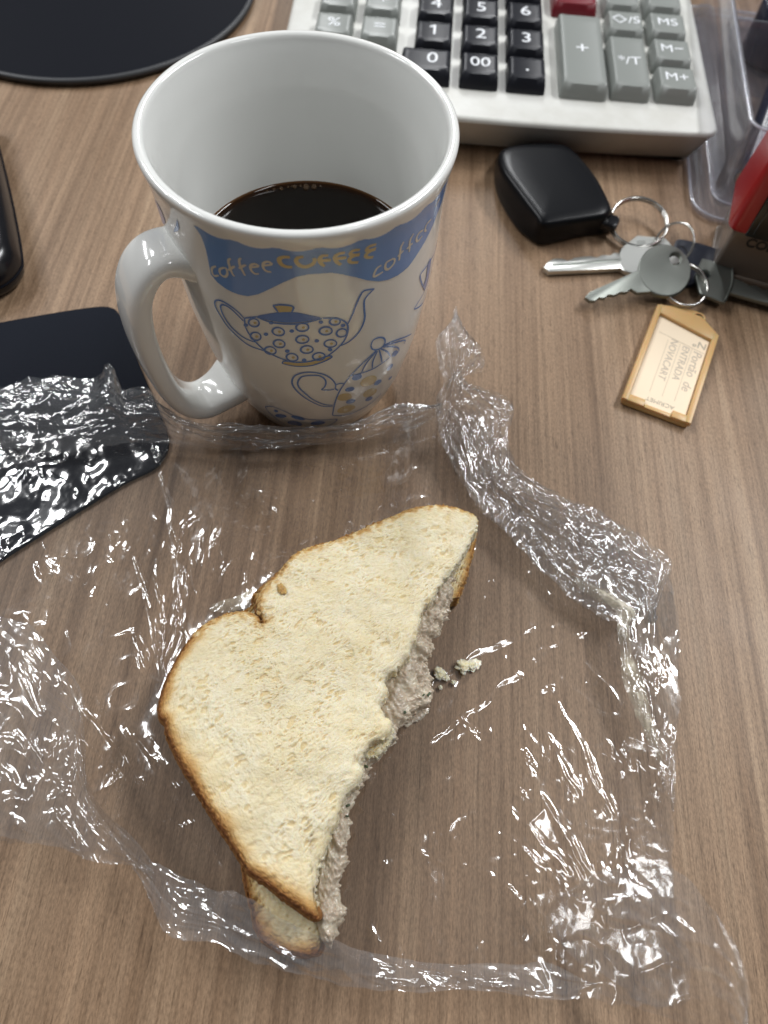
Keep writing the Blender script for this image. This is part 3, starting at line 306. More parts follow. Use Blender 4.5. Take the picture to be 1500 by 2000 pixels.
# ------------------------------------------------------------------ materials
def mat(name, color=(.5, .5, .5), rough=.5, **kw):
    mt = bpy.data.materials.new(name); mt.use_nodes = True
    b = mt.node_tree.nodes['Principled BSDF']
    b.inputs['Base Color'].default_value = (*color, 1); b.inputs['Roughness'].default_value = rough
    for k, v in kw.items(): b.inputs[k.replace('_', ' ')].default_value = v
    return mt
class NT:
    def __init__(s, mt): s.t = mt.node_tree; s.b = s.t.nodes.get('Principled BSDF')
    def n(s, typ, **kw):
        nd = s.t.nodes.new(typ)
        for k, v in kw.items():
            if k.startswith('i_'):
                key = k[2:]; key = int(key) if key.isdigit() else key.replace('_', ' ')
                nd.inputs[key].default_value = v
            else: setattr(nd, k, v)
        return nd
    def l(s, a, b): s.t.links.new(a, b)
    def ramp(s, src, stops):
        r = s.n('ShaderNodeValToRGB'); e = r.color_ramp.elements
        while len(e) < len(stops): e.new(0.5)
        for k, (p, c) in enumerate(stops):
            e[k].position = p; e[k].color = (*c, 1) if len(c) == 3 else c
        s.l(src, r.inputs[0]); return r.outputs[0]
    def noise(s, vec, scale, detail=4, rough=.55, dist=0):
        nd = s.n('ShaderNodeTexNoise', i_Scale=scale, i_Detail=detail, i_Roughness=rough, i_Distortion=dist)
        s.l(vec, nd.inputs['Vector']); return nd.outputs[0]
    def mapped(s, scale=(1, 1, 1), rot=(0, 0, 0), kind='Object'):
        tc = s.n('ShaderNodeTexCoord'); mp = s.n('ShaderNodeMapping')
        mp.inputs['Scale'].default_value = scale; mp.inputs['Rotation'].default_value = rot
        s.l(tc.outputs[kind], mp.inputs[0]); return mp.outputs[0]
    def mix(s, fac, a, b, mode='MIX'):
        m_ = s.n('ShaderNodeMix', data_type='RGBA', blend_type=mode)
        for sock, v in ((m_.inputs[0], fac), (m_.inputs[6], a), (m_.inputs[7], b)):
            if hasattr(v, 'default_value') or hasattr(v, 'links'): s.l(v, sock)
            elif isinstance(v, (int, float)): sock.default_value = v
            else: sock.default_value = (*v, 1)
        return m_.outputs[2]
    def bump(s, h, dist, strength=1.0):
        bp = s.n('ShaderNodeBump'); bp.inputs['Strength'].default_value = strength; bp.inputs['Distance'].default_value = dist
        s.l(h, bp.inputs['Height']); s.l(bp.outputs[0], s.b.inputs['Normal'])

# wood laminate: streaks along the grain, pores and fine speckle
M_wood = mat('wood_laminate', rough=.46)
w = NT(M_wood)
g1 = w.mapped((95, 2.2, 1), (0, 0, R(6.3)))
g2 = w.mapped((430, 2.6, 1), (0, 0, R(6.3)))
g3 = w.mapped((2300, 620, 1), (0, 0, R(6.3)))
broad = w.noise(g1, 1.0, 5, .6, .35)
fine = w.noise(g2, 1.0, 7, .72, .1)
speck = w.noise(g3, 1.0, 3, .65)
g4 = w.mapped((1700, 110, 1), (0, 0, R(6.3)))
pores = w.noise(g4, 1.0, 2, .5)
cbase = w.ramp(broad, [(.28, (.158, .095, .053)), (.45, (.232, .149, .090)), (.58, (.280, .186, .115)), (.76, (.342, .240, .154))])
cf = w.ramp(fine, [(.28, (.60, .56, .52)), (.50, (1, 1, 1)), (.72, (1.32, 1.32, 1.32))])
cs = w.ramp(speck, [(.33, (.68, .67, .66)), (.5, (1, 1, 1)), (.68, (1.26, 1.26, 1.26))])
cp = w.ramp(pores, [(.30, (.60, .57, .54)), (.42, (1, 1, 1)), (.66, (1.0, 1.0, 1.0)), (.76, (1.18, 1.18, 1.18))])
smudge = w.noise(w.mapped((14, 9, 1)), 1.0, 4, .6)
w.l(w.ramp(smudge, [(.35, (.42, .42, .42)), (.65, (.54, .54, .54))]), w.b.inputs['Roughness'])
w.l(w.mix(.9, w.mix(.9, w.mix(1.0, cbase, cf, 'MULTIPLY'), cs, 'MULTIPLY'), cp, 'MULTIPLY'), w.b.inputs['Base Color'])
w.bump(fine, .00006, .5)
w.b.inputs['Specular IOR Level'].default_value = .35

M_ceramic = mat('white_glaze', (.825, .83, .805), .12, Coat_Weight=.35, Coat_Roughness=.05)
M_blue = mat('blue_print', (.13, .25, .58), .16, Coat_Weight=.3, Coat_Roughness=.06)
M_bluefill = mat('blue_band_print', (.17, .32, .66), .16, Coat_Weight=.3, Coat_Roughness=.06)
M_yellow = mat('sand_print', (.62, .50, .25), .16, Coat_Weight=.3)
M_cream = mat('pale_print', (.70, .66, .56), .16, Coat_Weight=.3)
M_coffee = mat('black_coffee', (.006, .0028, .0012), .03, IOR=1.33)
cn = NT(M_coffee)
at = cn.n('ShaderNodeAttribute', attribute_name='thin')
cn.l(cn.ramp(at.outputs['Fac'], [(0, (.004, .002, .001)), (.5, (.03, .012, .004)), (1, (.22, .11, .045))]), cn.b.inputs['Base Color'])
M_bubble = mat('coffee_bubble', (.25, .15, .08), .04, IOR=1.33, Transmission_Weight=.6)
M_stain = mat('dried_coffee', (.45, .25, .10), .4)

def crumb_mat(name, tint):
    mt = mat(name, rough=.85)
    c = NT(mt)
    cr = c.n('ShaderNodeAttribute', attribute_name='crust').outputs['Fac']
    po = c.n('ShaderNodeAttribute', attribute_name='pore').outputs['Fac']
    v = c.mapped((1, 1, 1))
    n1 = c.noise(v, 700, 5, .65)
    n2 = c.noise(v, 90, 4, .6)
    base = c.ramp(n2, [(.3, tuple(t*k for t, k in zip(tint, (.95, .91, .80)))), (.6, tint)])
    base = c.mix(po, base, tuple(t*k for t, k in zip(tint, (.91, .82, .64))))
    nz = c.n('ShaderNodeMath', operation='MULTIPLY_ADD'); c.l(n1, nz.inputs[0]); nz.inputs[1].default_value = .5; nz.inputs[2].default_value = -.25
    ad = c.n('ShaderNodeMath', operation='MULTIPLY_ADD'); c.l(nz.outputs[0], ad.inputs[0])
    gate = c.n('ShaderNodeMath', operation='MINIMUM'); c.l(cr, gate.inputs[0]); gate.inputs[1].default_value = .5
    c.l(gate.outputs[0], ad.inputs[1]); c.l(cr, ad.inputs[2])
    crustc = c.ramp(ad.outputs[0], [(.0, (.80, .68, .42)), (.22, (.72, .53, .27)), (.45, (.55, .33, .13)), (.70, (.37, .18, .06)), (1.0, (.19, .075, .028))])
    fac = c.ramp(ad.outputs[0], [(.03, (0, 0, 0)), (.30, (1, 1, 1))])
    BASEMIX = (fac, base, crustc)
    wn = c.n('ShaderNodeTexNoise', i_Scale=55.0, i_Detail=3.0); c.l(v, wn.inputs['Vector'])
    wm = c.n('ShaderNodeVectorMath', operation='MULTIPLY_ADD'); c.l(wn.outputs['Color'], wm.inputs[0]); wm.inputs[1].default_value = (.012, .012, .012); c.l(v, wm.inputs[2])
    fm = c.n('ShaderNodeMapping'); fm.inputs['Scale'].default_value = (420, 1150, 800); fm.inputs['Rotation'].default_value = (0, 0, R(-37)); c.l(wm.outputs[0], fm.inputs[0])
    rg = c.n('ShaderNodeTexNoise', noise_type='RIDGED_MULTIFRACTAL', i_Scale=1.0, i_Detail=4.0, i_Roughness=.6); c.l(fm.outputs[0], rg.inputs['Vector'])
    hh = c.noise(fm.outputs[0], 1.6, 5, .7, .5)
    hs = c.n('ShaderNodeMath', operation='MULTIPLY_ADD'); c.l(rg.outputs[0], hs.inputs[0]); hs.inputs[1].default_value = .35; c.l(hh, hs.inputs[2])
    c.bump(hs.outputs[0], .0004, .75)
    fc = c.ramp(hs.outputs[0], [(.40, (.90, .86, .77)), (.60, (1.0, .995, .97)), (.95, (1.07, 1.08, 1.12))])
    c.l(c.mix(.85, c.mix(*BASEMIX), fc, 'MULTIPLY'), c.b.inputs['Base Color'])
    c.b.inputs['Specular IOR Level'].default_value = .2
    c.b.inputs['Subsurface Weight'].default_value = .6
    c.b.inputs['Subsurface Radius'].default_value = (1.0, .8, .45)
    c.b.inputs['Subsurface Scale'].default_value = .0022
    return mt
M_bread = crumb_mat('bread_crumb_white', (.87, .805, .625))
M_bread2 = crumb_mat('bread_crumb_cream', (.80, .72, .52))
M_fill = mat('chicken_paste', (.50, .40, .33), .22, Subsurface_Weight=.35, Subsurface_Scale=.002, Specular_IOR_Level=.5)
f = NT(M_fill)
f.b.inputs['Subsurface Radius'].default_value = (1, .6, .4)
fv = f.mapped()
f.l(f.ramp(f.noise(fv, 260, 5, .65), [(.28, (.37, .295, .215)), (.46, (.50, .415, .32)), (.62, (.60, .525, .41)), (.78, (.75, .69, .56))]), f.b.inputs['Base Color'])
f.bump(f.noise(fv, 420, 4, .55), .0004, .5)
M_mayo = mat('pale_smear', (.78, .71, .56), .3, Subsurface_Weight=.3, Subsurface_Scale=.002)
M_herb = mat('herb_fleck', (.05, .07, .03), .5)

# cling film: thin clear skin, strong reflections from its creases, faint milkiness where it doubles up
def film_mat(name, milk, rough, sheets=2.1):
    mt = bpy.data.materials.new(name); mt.use_nodes = True
    t = NT(mt); t.t.nodes.remove(t.b)
    out = t.t.nodes['Material Output']
    tr = t.n('ShaderNodeBsdfTransparent'); tr.inputs[0].default_value = (.98, .978, .975, 1)
    gl = t.n('ShaderNodeBsdfGlossy'); gl.inputs['Roughness'].default_value = rough; gl.inputs[0].default_value = (1, 1, 1, 1)
    df = t.n('ShaderNodeBsdfDiffuse'); df.inputs[0].default_value = (.8, .82, .86, 1)
    lw = t.n('ShaderNodeFresnel')                       # a skin reflects alike from either side
    ge = t.n('ShaderNodeNewGeometry'); e1 = t.n('ShaderNodeMath', operation='MULTIPLY_ADD'); t.l(ge.outputs['Backfacing'], e1.inputs[0]); e1.inputs[1].default_value = -2; e1.inputs[2].default_value = 1
    e2 = t.n('ShaderNodeMath', operation='POWER'); e2.inputs[0].default_value = 1.52; t.l(e1.outputs[0], e2.inputs[1]); t.l(e2.outputs[0], lw.inputs[0])
    k = t.n('ShaderNodeMath', operation='MULTIPLY'); t.l(lw.outputs[0], k.inputs[0]); k.inputs[1].default_value = sheets; k.use_clamp = True
    m1 = t.n('ShaderNodeMixShader'); m1.inputs[0].default_value = milk; t.l(tr.outputs[0], m1.inputs[1]); t.l(df.outputs[0], m1.inputs[2])
    m2 = t.n('ShaderNodeMixShader'); t.l(k.outputs[0], m2.inputs[0]); t.l(m1.outputs[0], m2.inputs[1]); t.l(gl.outputs[0], m2.inputs[2])
    t.l(m2.outputs[0], out.inputs[0])
    return mt
M_film = film_mat('cling_film', .012, .10)
M_film2 = film_mat('cling_film_doubled', .08, .10, 2.8)
M_film3 = film_mat('cling_film_gathered', .055, .10, 2.6)

M_calc = mat('pale_grey_plastic', (.60, .60, .565), .42)
cc = NT(M_calc); cc.l(cc.ramp(cc.noise(cc.mapped(), 45, 5, .65), [(.3, (.55, .545, .50)), (.6, (.63, .63, .595))]), cc.b.inputs['Base Color']); cc.bump(cc.noise(cc.mapped(), 2200, 2, .5), .00006, .35)
M_keygrey = mat('grey_key_plastic', (.235, .25, .235), .38)
M_keyblack = mat('black_key_plastic', (.009, .010, .015), .36, Specular_IOR_Level=.28)
M_keyred = mat('red_key_plastic', (.16, .008, .016), .35)
M_legend = mat('white_legend', (.80, .82, .85), .5)
M_black = mat('black_gloss_plastic', (.006, .006, .008), .22)
M_fob = mat('black_fob_plastic', (.005, .0055, .007), .30, Specular_IOR_Level=.16)
M_blackmat = mat('black_rubber', (.004, .005, .009), .55, Specular_IOR_Level=.08)
M_pad = mat('black_fabric', (.008, .010, .016), .8, Specular_IOR_Level=.12)
pf = NT(M_pad); pf.bump(pf.noise(pf.mapped(), 2600, 2, .6), .0002, .6)
M_piping = mat('black_edge_stitching', (.03, .032, .036), .5)
def metal(name, c, r):
    mt = mat(name, c, r, Metallic=1.0); q = NT(mt)
    q.bump(q.noise(q.mapped((1, 1, 1)), 500, 4, .6), .0001, .25); return mt
M_nickel = metal('bright_nickel', (.66, .67, .64), .34)
M_dull = metal('dull_nickel', (.23, .245, .225), .46)
M_steel = metal('ring_steel', (.60, .59, .56), .18)
M_bluekey = mat('dark_blue_plastic', (.010, .014, .028), .35)
M_hole = mat('dark_hole', (.01, .01, .01), .6)
M_amber = mat('amber_plastic', (.76, .48, .20), .4, Transmission_Weight=.25, Subsurface_Weight=.25, Subsurface_Scale=.003)
M_paper = mat('cream_paper', (.84, .70, .52), .7)
M_ink = mat('grey_pencil', (.50, .43, .35), .8)
M_print = mat('grey_print', (.38, .34, .27), .8)
M_line = mat('faint_rule', (.58, .49, .37), .8)
M_red = mat('red_plastic', (.36, .012, .016), .35)
M_smoke = mat('smoked_clear_plastic', (.20, .16, .13), .2, Transmission_Weight=.2, IOR=1.4)
M_smokedark = mat('black_window', (.006, .006, .006), .25)
M_logo = mat('black_logo', (.004, .004, .004), .5)
def clear_mat(name, tint, rough=.06, milk=.06):
    mt = film_mat(name, milk, rough); return mt
M_acrylic = film_mat('clear_acrylic', .07, .10, 1.1)
M_acrylic.node_tree.nodes['Transparent BSDF'].inputs[0].default_value = (.90, .90, .93, 1)
M_pen = mat('dark_navy_barrel', (.012, .014, .03), .25)
M_brown = mat('brown_plug', (.30, .17, .09), .4)
M_silver = mat('silver_print', (.55, .56, .58), .35, Metallic=.6)

# ------------------------------------------------------------------ desk
V = np.array([(-900, -500, 0), (900, -500, 0), (900, 1100, 0), (-900, 1100, 0)], float)
desk = mk('desk', V, [(0, 1, 2, 3)], M_wood, smooth=False)
desk['kind'] = 'structure'

# ------------------------------------------------------------------ mug
MX, MY = -32.96, 184.62
PZ = np.array([0, .6, 2, 8, 18, 35, 55, 75, 92, 102, 106.5, 108.0])
PR = np.array([27, 28.6, 29.9, 32.3, 35.5, 39.0, 41.4, 42.5, 42.9, 43.7, 44.8, 45.0])
pz = np.r_[np.linspace(0, 10, 24), np.linspace(11, 108, 70)]
pr = np.interp(pz, PZ, PR)
kz = np.exp(-np.linspace(-2, 2, 9)**2); kz /= kz.sum()
prs = np.convolve(np.pad(pr, 4, mode='edge'), kz, 'valid'); prs[pz < 7] = pr[pz < 7]
def mug_r(z): return np.interp(z, pz, prs)
mug = thing('coffee_mug', 'white ceramic mug printed with blue teapots, half full of black coffee', 'mug', (MX, MY, 0))
prof = [(0.01, 1.5), (24, 1.5), (25.5, 0.2), (27, 0)] + list(zip(prs, pz))[1:]
lip = [(44.75, 108.6), (44.2, 109.05), (43.4, 109.2), (42.6, 109.05), (42.0, 108.5), (41.75, 107.6)]
zi = np.linspace(105, 8, 60)
inner = [(float(mug_r(z)) - 3.4 - (0.0 if z < 100 else 0), z) for z in zi]
prof = prof + lip + inner + [(26, 5.6), (20, 4.4), (0.01, 4.0)]
V, F = lathe(prof, MX, MY, 160)
body = mk('body', V, F, M_ceramic, mug)
# handle: a flat strap bent into a D
hp = spline([(38.5, 79.5), (44, 83), (49.5, 83.6), (54.6, 80), (58.4, 72.5), (60.2, 60), (60, 45), (58, 30), (54, 19.8), (48, 15), (40, 16), (33, 19.5)], 70)
ha = R(-143.5)
er = np.array([math.cos(ha), math.sin(ha), 0]); et = np.array([-math.sin(ha), math.cos(ha), 0]); ez = np.array([0, 0, 1.])
T = np.gradient(hp, axis=0); T /= np.linalg.norm(T, axis=1)[:, None]
N = np.stack([T[:, 1], -T[:, 0]], 1)
V = []
nn = 28
for i, (r_, z_) in enumerate(hp):
    u = i/(len(hp)-1)
    flare = 1 + 0.35*math.exp(-(u/.07)**2) + 0.30*math.exp(-((1-u)/.07)**2)
    hw, ht = 8.2*flare, 3.9*(1 + .25*(flare-1))
    for k in range(nn):
        a = 2*math.pi*k/nn; c, s = math.cos(a), math.sin(a)
        c = math.copysign(abs(c)**.62, c); s = math.copysign(abs(s)**.75, s)
        p2 = np.array([r_, z_]) + N[i]*ht*s
        V.append(np.array([MX, MY, 0]) + er*p2[0] + ez*p2[1] + et*hw*c)
mk('handle', np.array(V), grid_faces(len(hp), nn, cv=True), M_ceramic, mug)

def on_mug(P, lift):
    P = np.asarray(P, float); a, z = P[:, 0]/42.0, P[:, 1]; r_ = mug_r(z) + lift
    return np.stack([MX + r_*np.cos(a), MY + r_*np.sin(a), z], 1)
def flat(P):
    P = np.asarray(P, float); return np.c_[P[:, 0]*42.0, P[:, 1]]
def stroke(P, w_, lift, jit=0.0):
    P = flat(P)
    L = np.linalg.norm(np.diff(P, axis=0), axis=1).sum()
    Q = spline(P, max(4, int(L/.45))) if len(P) > 2 else resample(P, max(4, int(L/.45)))
    t = np.gradient(Q, axis=0); t /= np.linalg.norm(t, axis=1)[:, None] + 1e-9
    nrm = np.stack([-t[:, 1], t[:, 0]], 1)
    k = np.linspace(0, 1, len(Q)); ww = w_/2*(0.72 + .28*np.sin(np.pi*np.clip(k, 0, 1)))[:, None]
    A, B_ = Q + nrm*ww, Q - nrm*ww
    V = np.empty((2*len(Q), 2)); V[0::2] = A; V[1::2] = B_
    return on_mug(V, lift), [(2*i, 2*i+1, 2*i+3, 2*i+2) for i in range(len(Q)-1)]
def decal(P, lift, step=1.6):
    Q = spline(flat(P), max(16, int(np.linalg.norm(np.diff(flat(P), axis=0), axis=1).sum()/.6)), True) if len(P) < 40 else flat(P)
    v, f_ = fill2d(Q, step)
    return on_mug(v, lift), f_
BAND = [p if p[1] < 104.5 else [p[0], 104.6] for p in BAND]
mk('blue_band', *decal(resample(np.array(BAND), 260, True), .10, 1.5), M_bluefill, mug)
mk('lettering', *join(*[stroke(P, w_*1.05, .17) for w_, P in WHITE_STROKES]), M_cream, mug)
mk('lettering', *join(*[stroke(P, w_*1.25, .18) for w_, P in YELLOW_STROKES]), M_yellow, mug)
mk('teapot_drawing', *join(*[stroke(P, w_, .16) for w_, P in BLUE_STROKES]), M_blue, mug)
for P in BLUE_FILLS: mk('blue_patch', *decal(P, .12), M_blue, mug)
for P in YELLOW_FILLS: mk('sand_patch', *decal(P, .10), M_yellow, mug)
# dried drip on the far rim
V, F = lathe([(0.01, .35), (.5, .3), (.9, .05), (1.0, -.2)], 0, 0, 12)
st = np.asarray(V); V = np.stack([-20.5 + st[:, 0]*.9, 226.2 + st[:, 1]*.35, 108.6 + st[:, 2] - np.abs(st[:, 1])*0], 1)
mk('coffee_drip', V, F, M_stain, mug)

# coffee with its meniscus
zc = 60.0; rc = float(mug_r(zc)) - 3.4
rr_ = np.r_[np.linspace(.01, rc-4, 14), np.linspace(rc-3.6, rc+.35, 18)]
prof = [(r_, zc + 1.5*math.exp(-(rc+.3-r_)/1.1)) for r_ in rr_]
V, F = lathe(prof, MX, MY, 96)
thin = np.repeat(np.exp(-(rc+.3-rr_)/1.25), 96)
coffee = mk('coffee', V, F, M_coffee, attrs={'thin': thin}, loc=(MX, MY, zc))
tag(coffee, 'black coffee filling the lower half of the white mug', 'coffee')
rb = random.Random(3)
for ang, rad in ((112, .75), (108, .5), (104.5, .8), (101, .55), (98, 1.15), (93.5, 1.0), (90, .5), (116, .5), (120, .45), (106, .4)):
    a = R(ang); q = rc - .9 - rad
    V, F = lathe([(rad, -.2), (rad*.95, rad*.35), (rad*.7, rad*.7), (rad*.35, rad*.93), (.01, rad)], MX + q*math.cos(a), MY + q*math.sin(a), 14)
    V = np.asarray(V); V[:, 2] += zc + .2
    mk('bubble', V, F, M_bubble, coffee)

# ------------------------------------------------------------------ sandwich
def slice_mesh(P, zfun, thick, n=760, nr=250, seed=0, crust=None, jag=0.25, round_=2.2, amp=.26, center=None):
    """bread slice from its outline: top surface, rolled edge, side wall and underside"""
    P = ccw(P)
    Q = resample(P, n, True)
    kern = np.array([1, 2, 3, 2, 1.])/9
    for k in range(2): Q[:, k] = np.convolve(np.r_[Q[-2:, k], Q[:, k], Q[:2, k]], kern, 'valid')
    cdist = dist_poly(crust, Q[:, 0], Q[:, 1], False) if crust is not None else np.full(n, 99.)
    cutw = smooth01((cdist-1.5)/3.0)
    e = np.roll(Q, -1, 0) - np.roll(Q, 1, 0); e /= np.linalg.norm(e, axis=1)[:, None]; nrm = np.stack([e[:, 1], -e[:, 0]], 1)
    s = np.arange(n)*.5
    j = (perlin(s*.9+seed, s*0+seed) + .6*perlin(s*.33+seed, s*0+3.3))*(jag + .9*cutw*jag*2) 
    Q = Q + nrm*j[:, None]
    C = np.array(center) if center is not None else Q.mean(0)
    t = 1-(np.linspace(0, 1, nr)**1.25)
    t = t[::-1]; t[0] = .002
    nb = 16
    rows = []; kinds = []
    for tt in t:
        # inner rings relax to a smooth outline so that notches and jags do not fold over
        k_ = np.exp(-(np.fft.rfftfreq(n)*n*min(1.0, 2.2*(1-tt))*.16)**2)
        rows.append((C + (np.fft.irfft(np.fft.rfft(Q-C, axis=0)*k_[:, None], n, axis=0))*tt, 0.0))
    XY = np.stack([r_[0] for r_ in rows])                # nr,n,2
    x, y = XY[..., 0], XY[..., 1]
    de = dist_poly(Q[::4], x.ravel(), y.ravel()).reshape(x.shape)
    dc = dist_poly(crust, x.ravel(), y.ravel(), False).reshape(x.shape) if crust is not None else np.full(x.shape, 99.)
    ca, sa = .8, .6
    u, v = x*ca + y*sa, -x*sa + y*ca
    wx, wy = .9*fbm(x*.18+seed, y*.18, 2), .9*fbm(x*.18, y*.18+seed+4, 2)
    u, v = u + wx, v + wy
    d1, d2, c1 = worley(u*.30+seed, v*.60, True)
    e1, _, c2 = worley(u*.75+seed*2, v*1.5+5, True)
    big, _, c3 = worley(u*.13+seed, v*.22+2, True)
    gate = smooth01((fbm(u*.09, v*.09, 3)+.35)/.6)
    r1_, r2_ = .10+.38*c1**1.6, .12+.34*c2
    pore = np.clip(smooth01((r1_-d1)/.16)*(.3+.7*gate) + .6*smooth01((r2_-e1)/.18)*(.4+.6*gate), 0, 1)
    fib = (1-np.abs(perlin(u*.45+seed, v*2.1)))**3 + .6*(1-np.abs(perlin(u*1.1+seed+9, v*3.6)))**3
    h = -amp*1.6*pore + amp*.45*fib + amp*.35*fbm(u*.9, v*1.9, 4, .65) + .9*fbm(x*.05+seed, y*.05, 3) - .35*smooth01((.10+.25*c3-big)/.3)
    if crust is not None: h = h + .55*fbm(x*1.3, y*1.3, 4, .65)*np.exp(-(dc/2.2)**2)
    z = zfun(x, y) + h - round_*(1-np.sqrt(np.clip(1-(1-np.clip(de/ (round_*1.3), 0, 1))**2, 0, 1)))
    top = np.stack([x, y, z], -1)
    zt = z[-1]; zb = zfun(Q[:, 0], Q[:, 1]) - thick
    wall = []
    wk = np.linspace(0, 1, nb)[1:]
    for k in wk:
        bulge = .9*math.sin(math.pi*k)*(1-cutw) + cutw*(perlin(s*.8, s*0+k*6)*.8 + perlin(s*2.0, s*0+k*14)*.4)*math.sin(math.pi*min(1, k*1.1))
        P2 = Q + nrm*(bulge)[:, None]
        wall.append(np.c_[P2, zt + (zb-zt)*k])
    wall = np.stack(wall)
    bot = np.stack([np.c_[C + (Q-C)*tt, zb] for tt in (.9, .5, .002)])
    V = np.concatenate([top, wall, bot]).reshape(-1, 3)
    nrw = nr + len(wk) + 3
    F = grid_faces(nrw, n, cv=True)
    cr = np.zeros((nrw, n)); po = np.zeros((nrw, n))
    wv = 1 + .35*fbm(x*.12+3, y*.12, 3)
    cr[:nr] = np.clip(1.05*np.exp(-(dc/ (1.25*wv))**1.0) + .42*np.exp(-dc/(3.6*wv)), 0, 1)
    cr[:nr] = np.where(y > 62, np.clip((.80*np.exp(-dc/(2.1*wv)))*(.85 + .7*np.clip(fbm(x*.5, y*.5, 3), -.6, .6)), 0, 1), cr[:nr])          # the far crust is paler and flaky
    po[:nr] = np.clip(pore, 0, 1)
    cr[nr:] = np.where(cutw < .5, .80 + .15*perlin(s*.4, s*0)[None, :], .05)
    return V, F, {'crust': cr.ravel(), 'pore': po.ravel()}
def lump(x, y, z, r_, seed, squash=.6):
    n1, n2 = 30, 18; V = []
    for i in range(n2):
        t = math.pi*i/(n2-1)
        for k in range(n1):
            p = 2*math.pi*k/n1; V.append((math.sin(t)*math.cos(p), math.sin(t)*math.sin(p), math.cos(t)))
    V = np.array(V); d = 1 + .5*fbm(V[:, 0]*1.5+seed, V[:, 1]*1.5+V[:, 2]*1.3, 5, .55)
    V = V*d[:, None]*r_; V[:, 2] *= squash
    return V + np.array([x, y, z]), grid_faces(n2, n1, cv=True)
TOP = np.array(TOP_SLICE)
sw = thing('sandwich', 'cut half of a white bread sandwich with pale meat filling, lying on open cling film', 'sandwich', (-20, 50, 0))
def ztop(x, y):
    fold = -.8*np.exp(-(((x-7)*.55 + (y-62)*.83)/3.2)**2)*smooth01((x+18)/14)        # torn crease towards the cut
    return 26.6 - .0016*((x+22)**2*.4 + (y-48)**2*.55) + 1.4*np.exp(-((x+30)**2+(y-40)**2)/900) + fold
i_tip, i_low = 0, 70
crust_line = TOP[1:int(np.argmin(TOP[:, 1]))+1]
V, F, A = slice_mesh(TOP, ztop, 10.5, crust=crust_line, center=(-25, 48))
mk('bread_slice', V, F, M_bread, sw, attrs=A)
BOT = np.array(BOTTOM_SLICE)
V, F, A = slice_mesh(BOT, lambda x, y: 11.5 + 0*x, 10.6, n=620, nr=150, seed=5, amp=.75, round_=1.4, crust=np.vstack([BOT[17:38], BOT[:7]][:1]), center=(-22, 46))
cr2 = dist_poly(BOT[0:6], V[:, 0], V[:, 1], False)
A['crust'] = np.maximum(A['crust'], np.where(cr2 < 3, .75*np.exp(-cr2/1.6), 0))
cr3 = dist_poly(BOT[28:48], V[:, 0], V[:, 1], False)
A['crust'] = np.maximum(A['crust'], np.where(cr3 < 4, .9*np.exp(-cr3/1.6), 0))
mk('bread_slice', V, F, M_bread2, sw, attrs=A)
# filling squeezed between the slices
FI = np.array(FILLING)
nu, nv = 420, 170
fr, fl_ = resample(spline(FILL_R, 600), nu), resample(spline(FILL_L, 600), nu)
a = np.linspace(0, 2*np.pi, nv, endpoint=False)[None, :]
u = np.linspace(0, 1, nu)[:, None]
ca_, sa_ = np.sign(np.cos(a))*np.abs(np.cos(a))**.85, np.sign(np.sin(a))*np.abs(np.sin(a))**.85
taper = np.sqrt(np.clip(np.minimum(u, 1-u)/.02, 0, 1))
mid = (fr+fl_)/2; hw_ = (fr-fl_)/2
L_ = 130.0
bx_ = mid[:, 0:1] + hw_[:, 0:1]*ca_; by_ = mid[:, 1:2] + hw_[:, 1:2]*ca_; bz_ = 13 + 5*sa_
n1_ = .75*(fbm(bx_*.20, by_*.20 + 3, 4, .6) + fbm(bx_*.16 + by_*.13 + 11, bz_*.25, 4, .6))
n2_ = .75*(fbm(bx_*.55 + 7, by_*.55, 5, .6) + fbm(bx_*.42 + by_*.36 + 5, bz_*.62 + 2, 5, .6))
rr = (1 + .22*n1_)*taper
zz = 13.2 + 5.0*sa_*taper*(1 + .25*n1_) + .35*n2_ - 1.5*smooth01((u-.75)/.25)
off_ = (.7*n2_ + 1.5*n1_)*np.clip(ca_, 0, 1)
d_ = hw_/np.linalg.norm(hw_, axis=1)[:, None]
X_ = mid[:, 0:1] + hw_[:, 0:1]*ca_*(.96 + .0*rr)*taper + d_[:, 0:1]*off_*taper
Y_ = mid[:, 1:2] + hw_[:, 1:2]*ca_*(.96 + .0*rr)*taper + d_[:, 1:2]*off_*taper
mk('filling', np.stack([X_, Y_, zz], -1).reshape(-1, 3), grid_faces(nu, nv, cv=True), M_fill, sw)
DR = np.array(DROOP)
V, F, A = slice_mesh(DR, lambda x, y: 20.5 + .0*x - .10*(60-y)*0, 6, n=120, nr=24, seed=12, crust=None, jag=.3, amp=.35)
mk('torn_crumb', V, F, M_bread, sw, attrs=A)
rs = random.Random(5)
for k in range(7):
    q = FI[rs.randrange(12, 26)]; x0, y0 = q[0]-rs.uniform(1, 4), q[1]+rs.uniform(-2, 2)
    V, F = prism(rrect(rs.uniform(.7, 1.3), rs.uniform(.4, .8), .15, 2, x0, y0, rs.uniform(0, 180)), 17.2, 18.0, .1, 1)
    mk('herb_fleck', V, F, M_herb, sw)
# crust flakes stuck on top of the bread
for x0, y0, sz, rot in ((-29.6, 79.6, 1.9, -60), (-35.2, 71.0, .8, -40)):
    P = rrect(sz*2.0, sz*1.0, .4, 3, x0, y0, rot)
    zz = float(ztop(np.array(x0), np.array(y0)))
    V, F = lump(0, 0, 0, sz, x0, .22)
    V[:, 0] *= .62; c_, s_ = math.cos(R(rot+90)), math.sin(R(rot+90))
    V = np.c_[x0 + V[:, 0]*c_ - V[:, 1]*s_, y0 + V[:, 0]*s_ + V[:, 1]*c_, V[:, 2] + zz + .25]
    cr_ = np.full(len(V), .42)
    mk('crust_flake', V, F, M_bread, sw, attrs={'crust': cr_, 'pore': cr_*0})

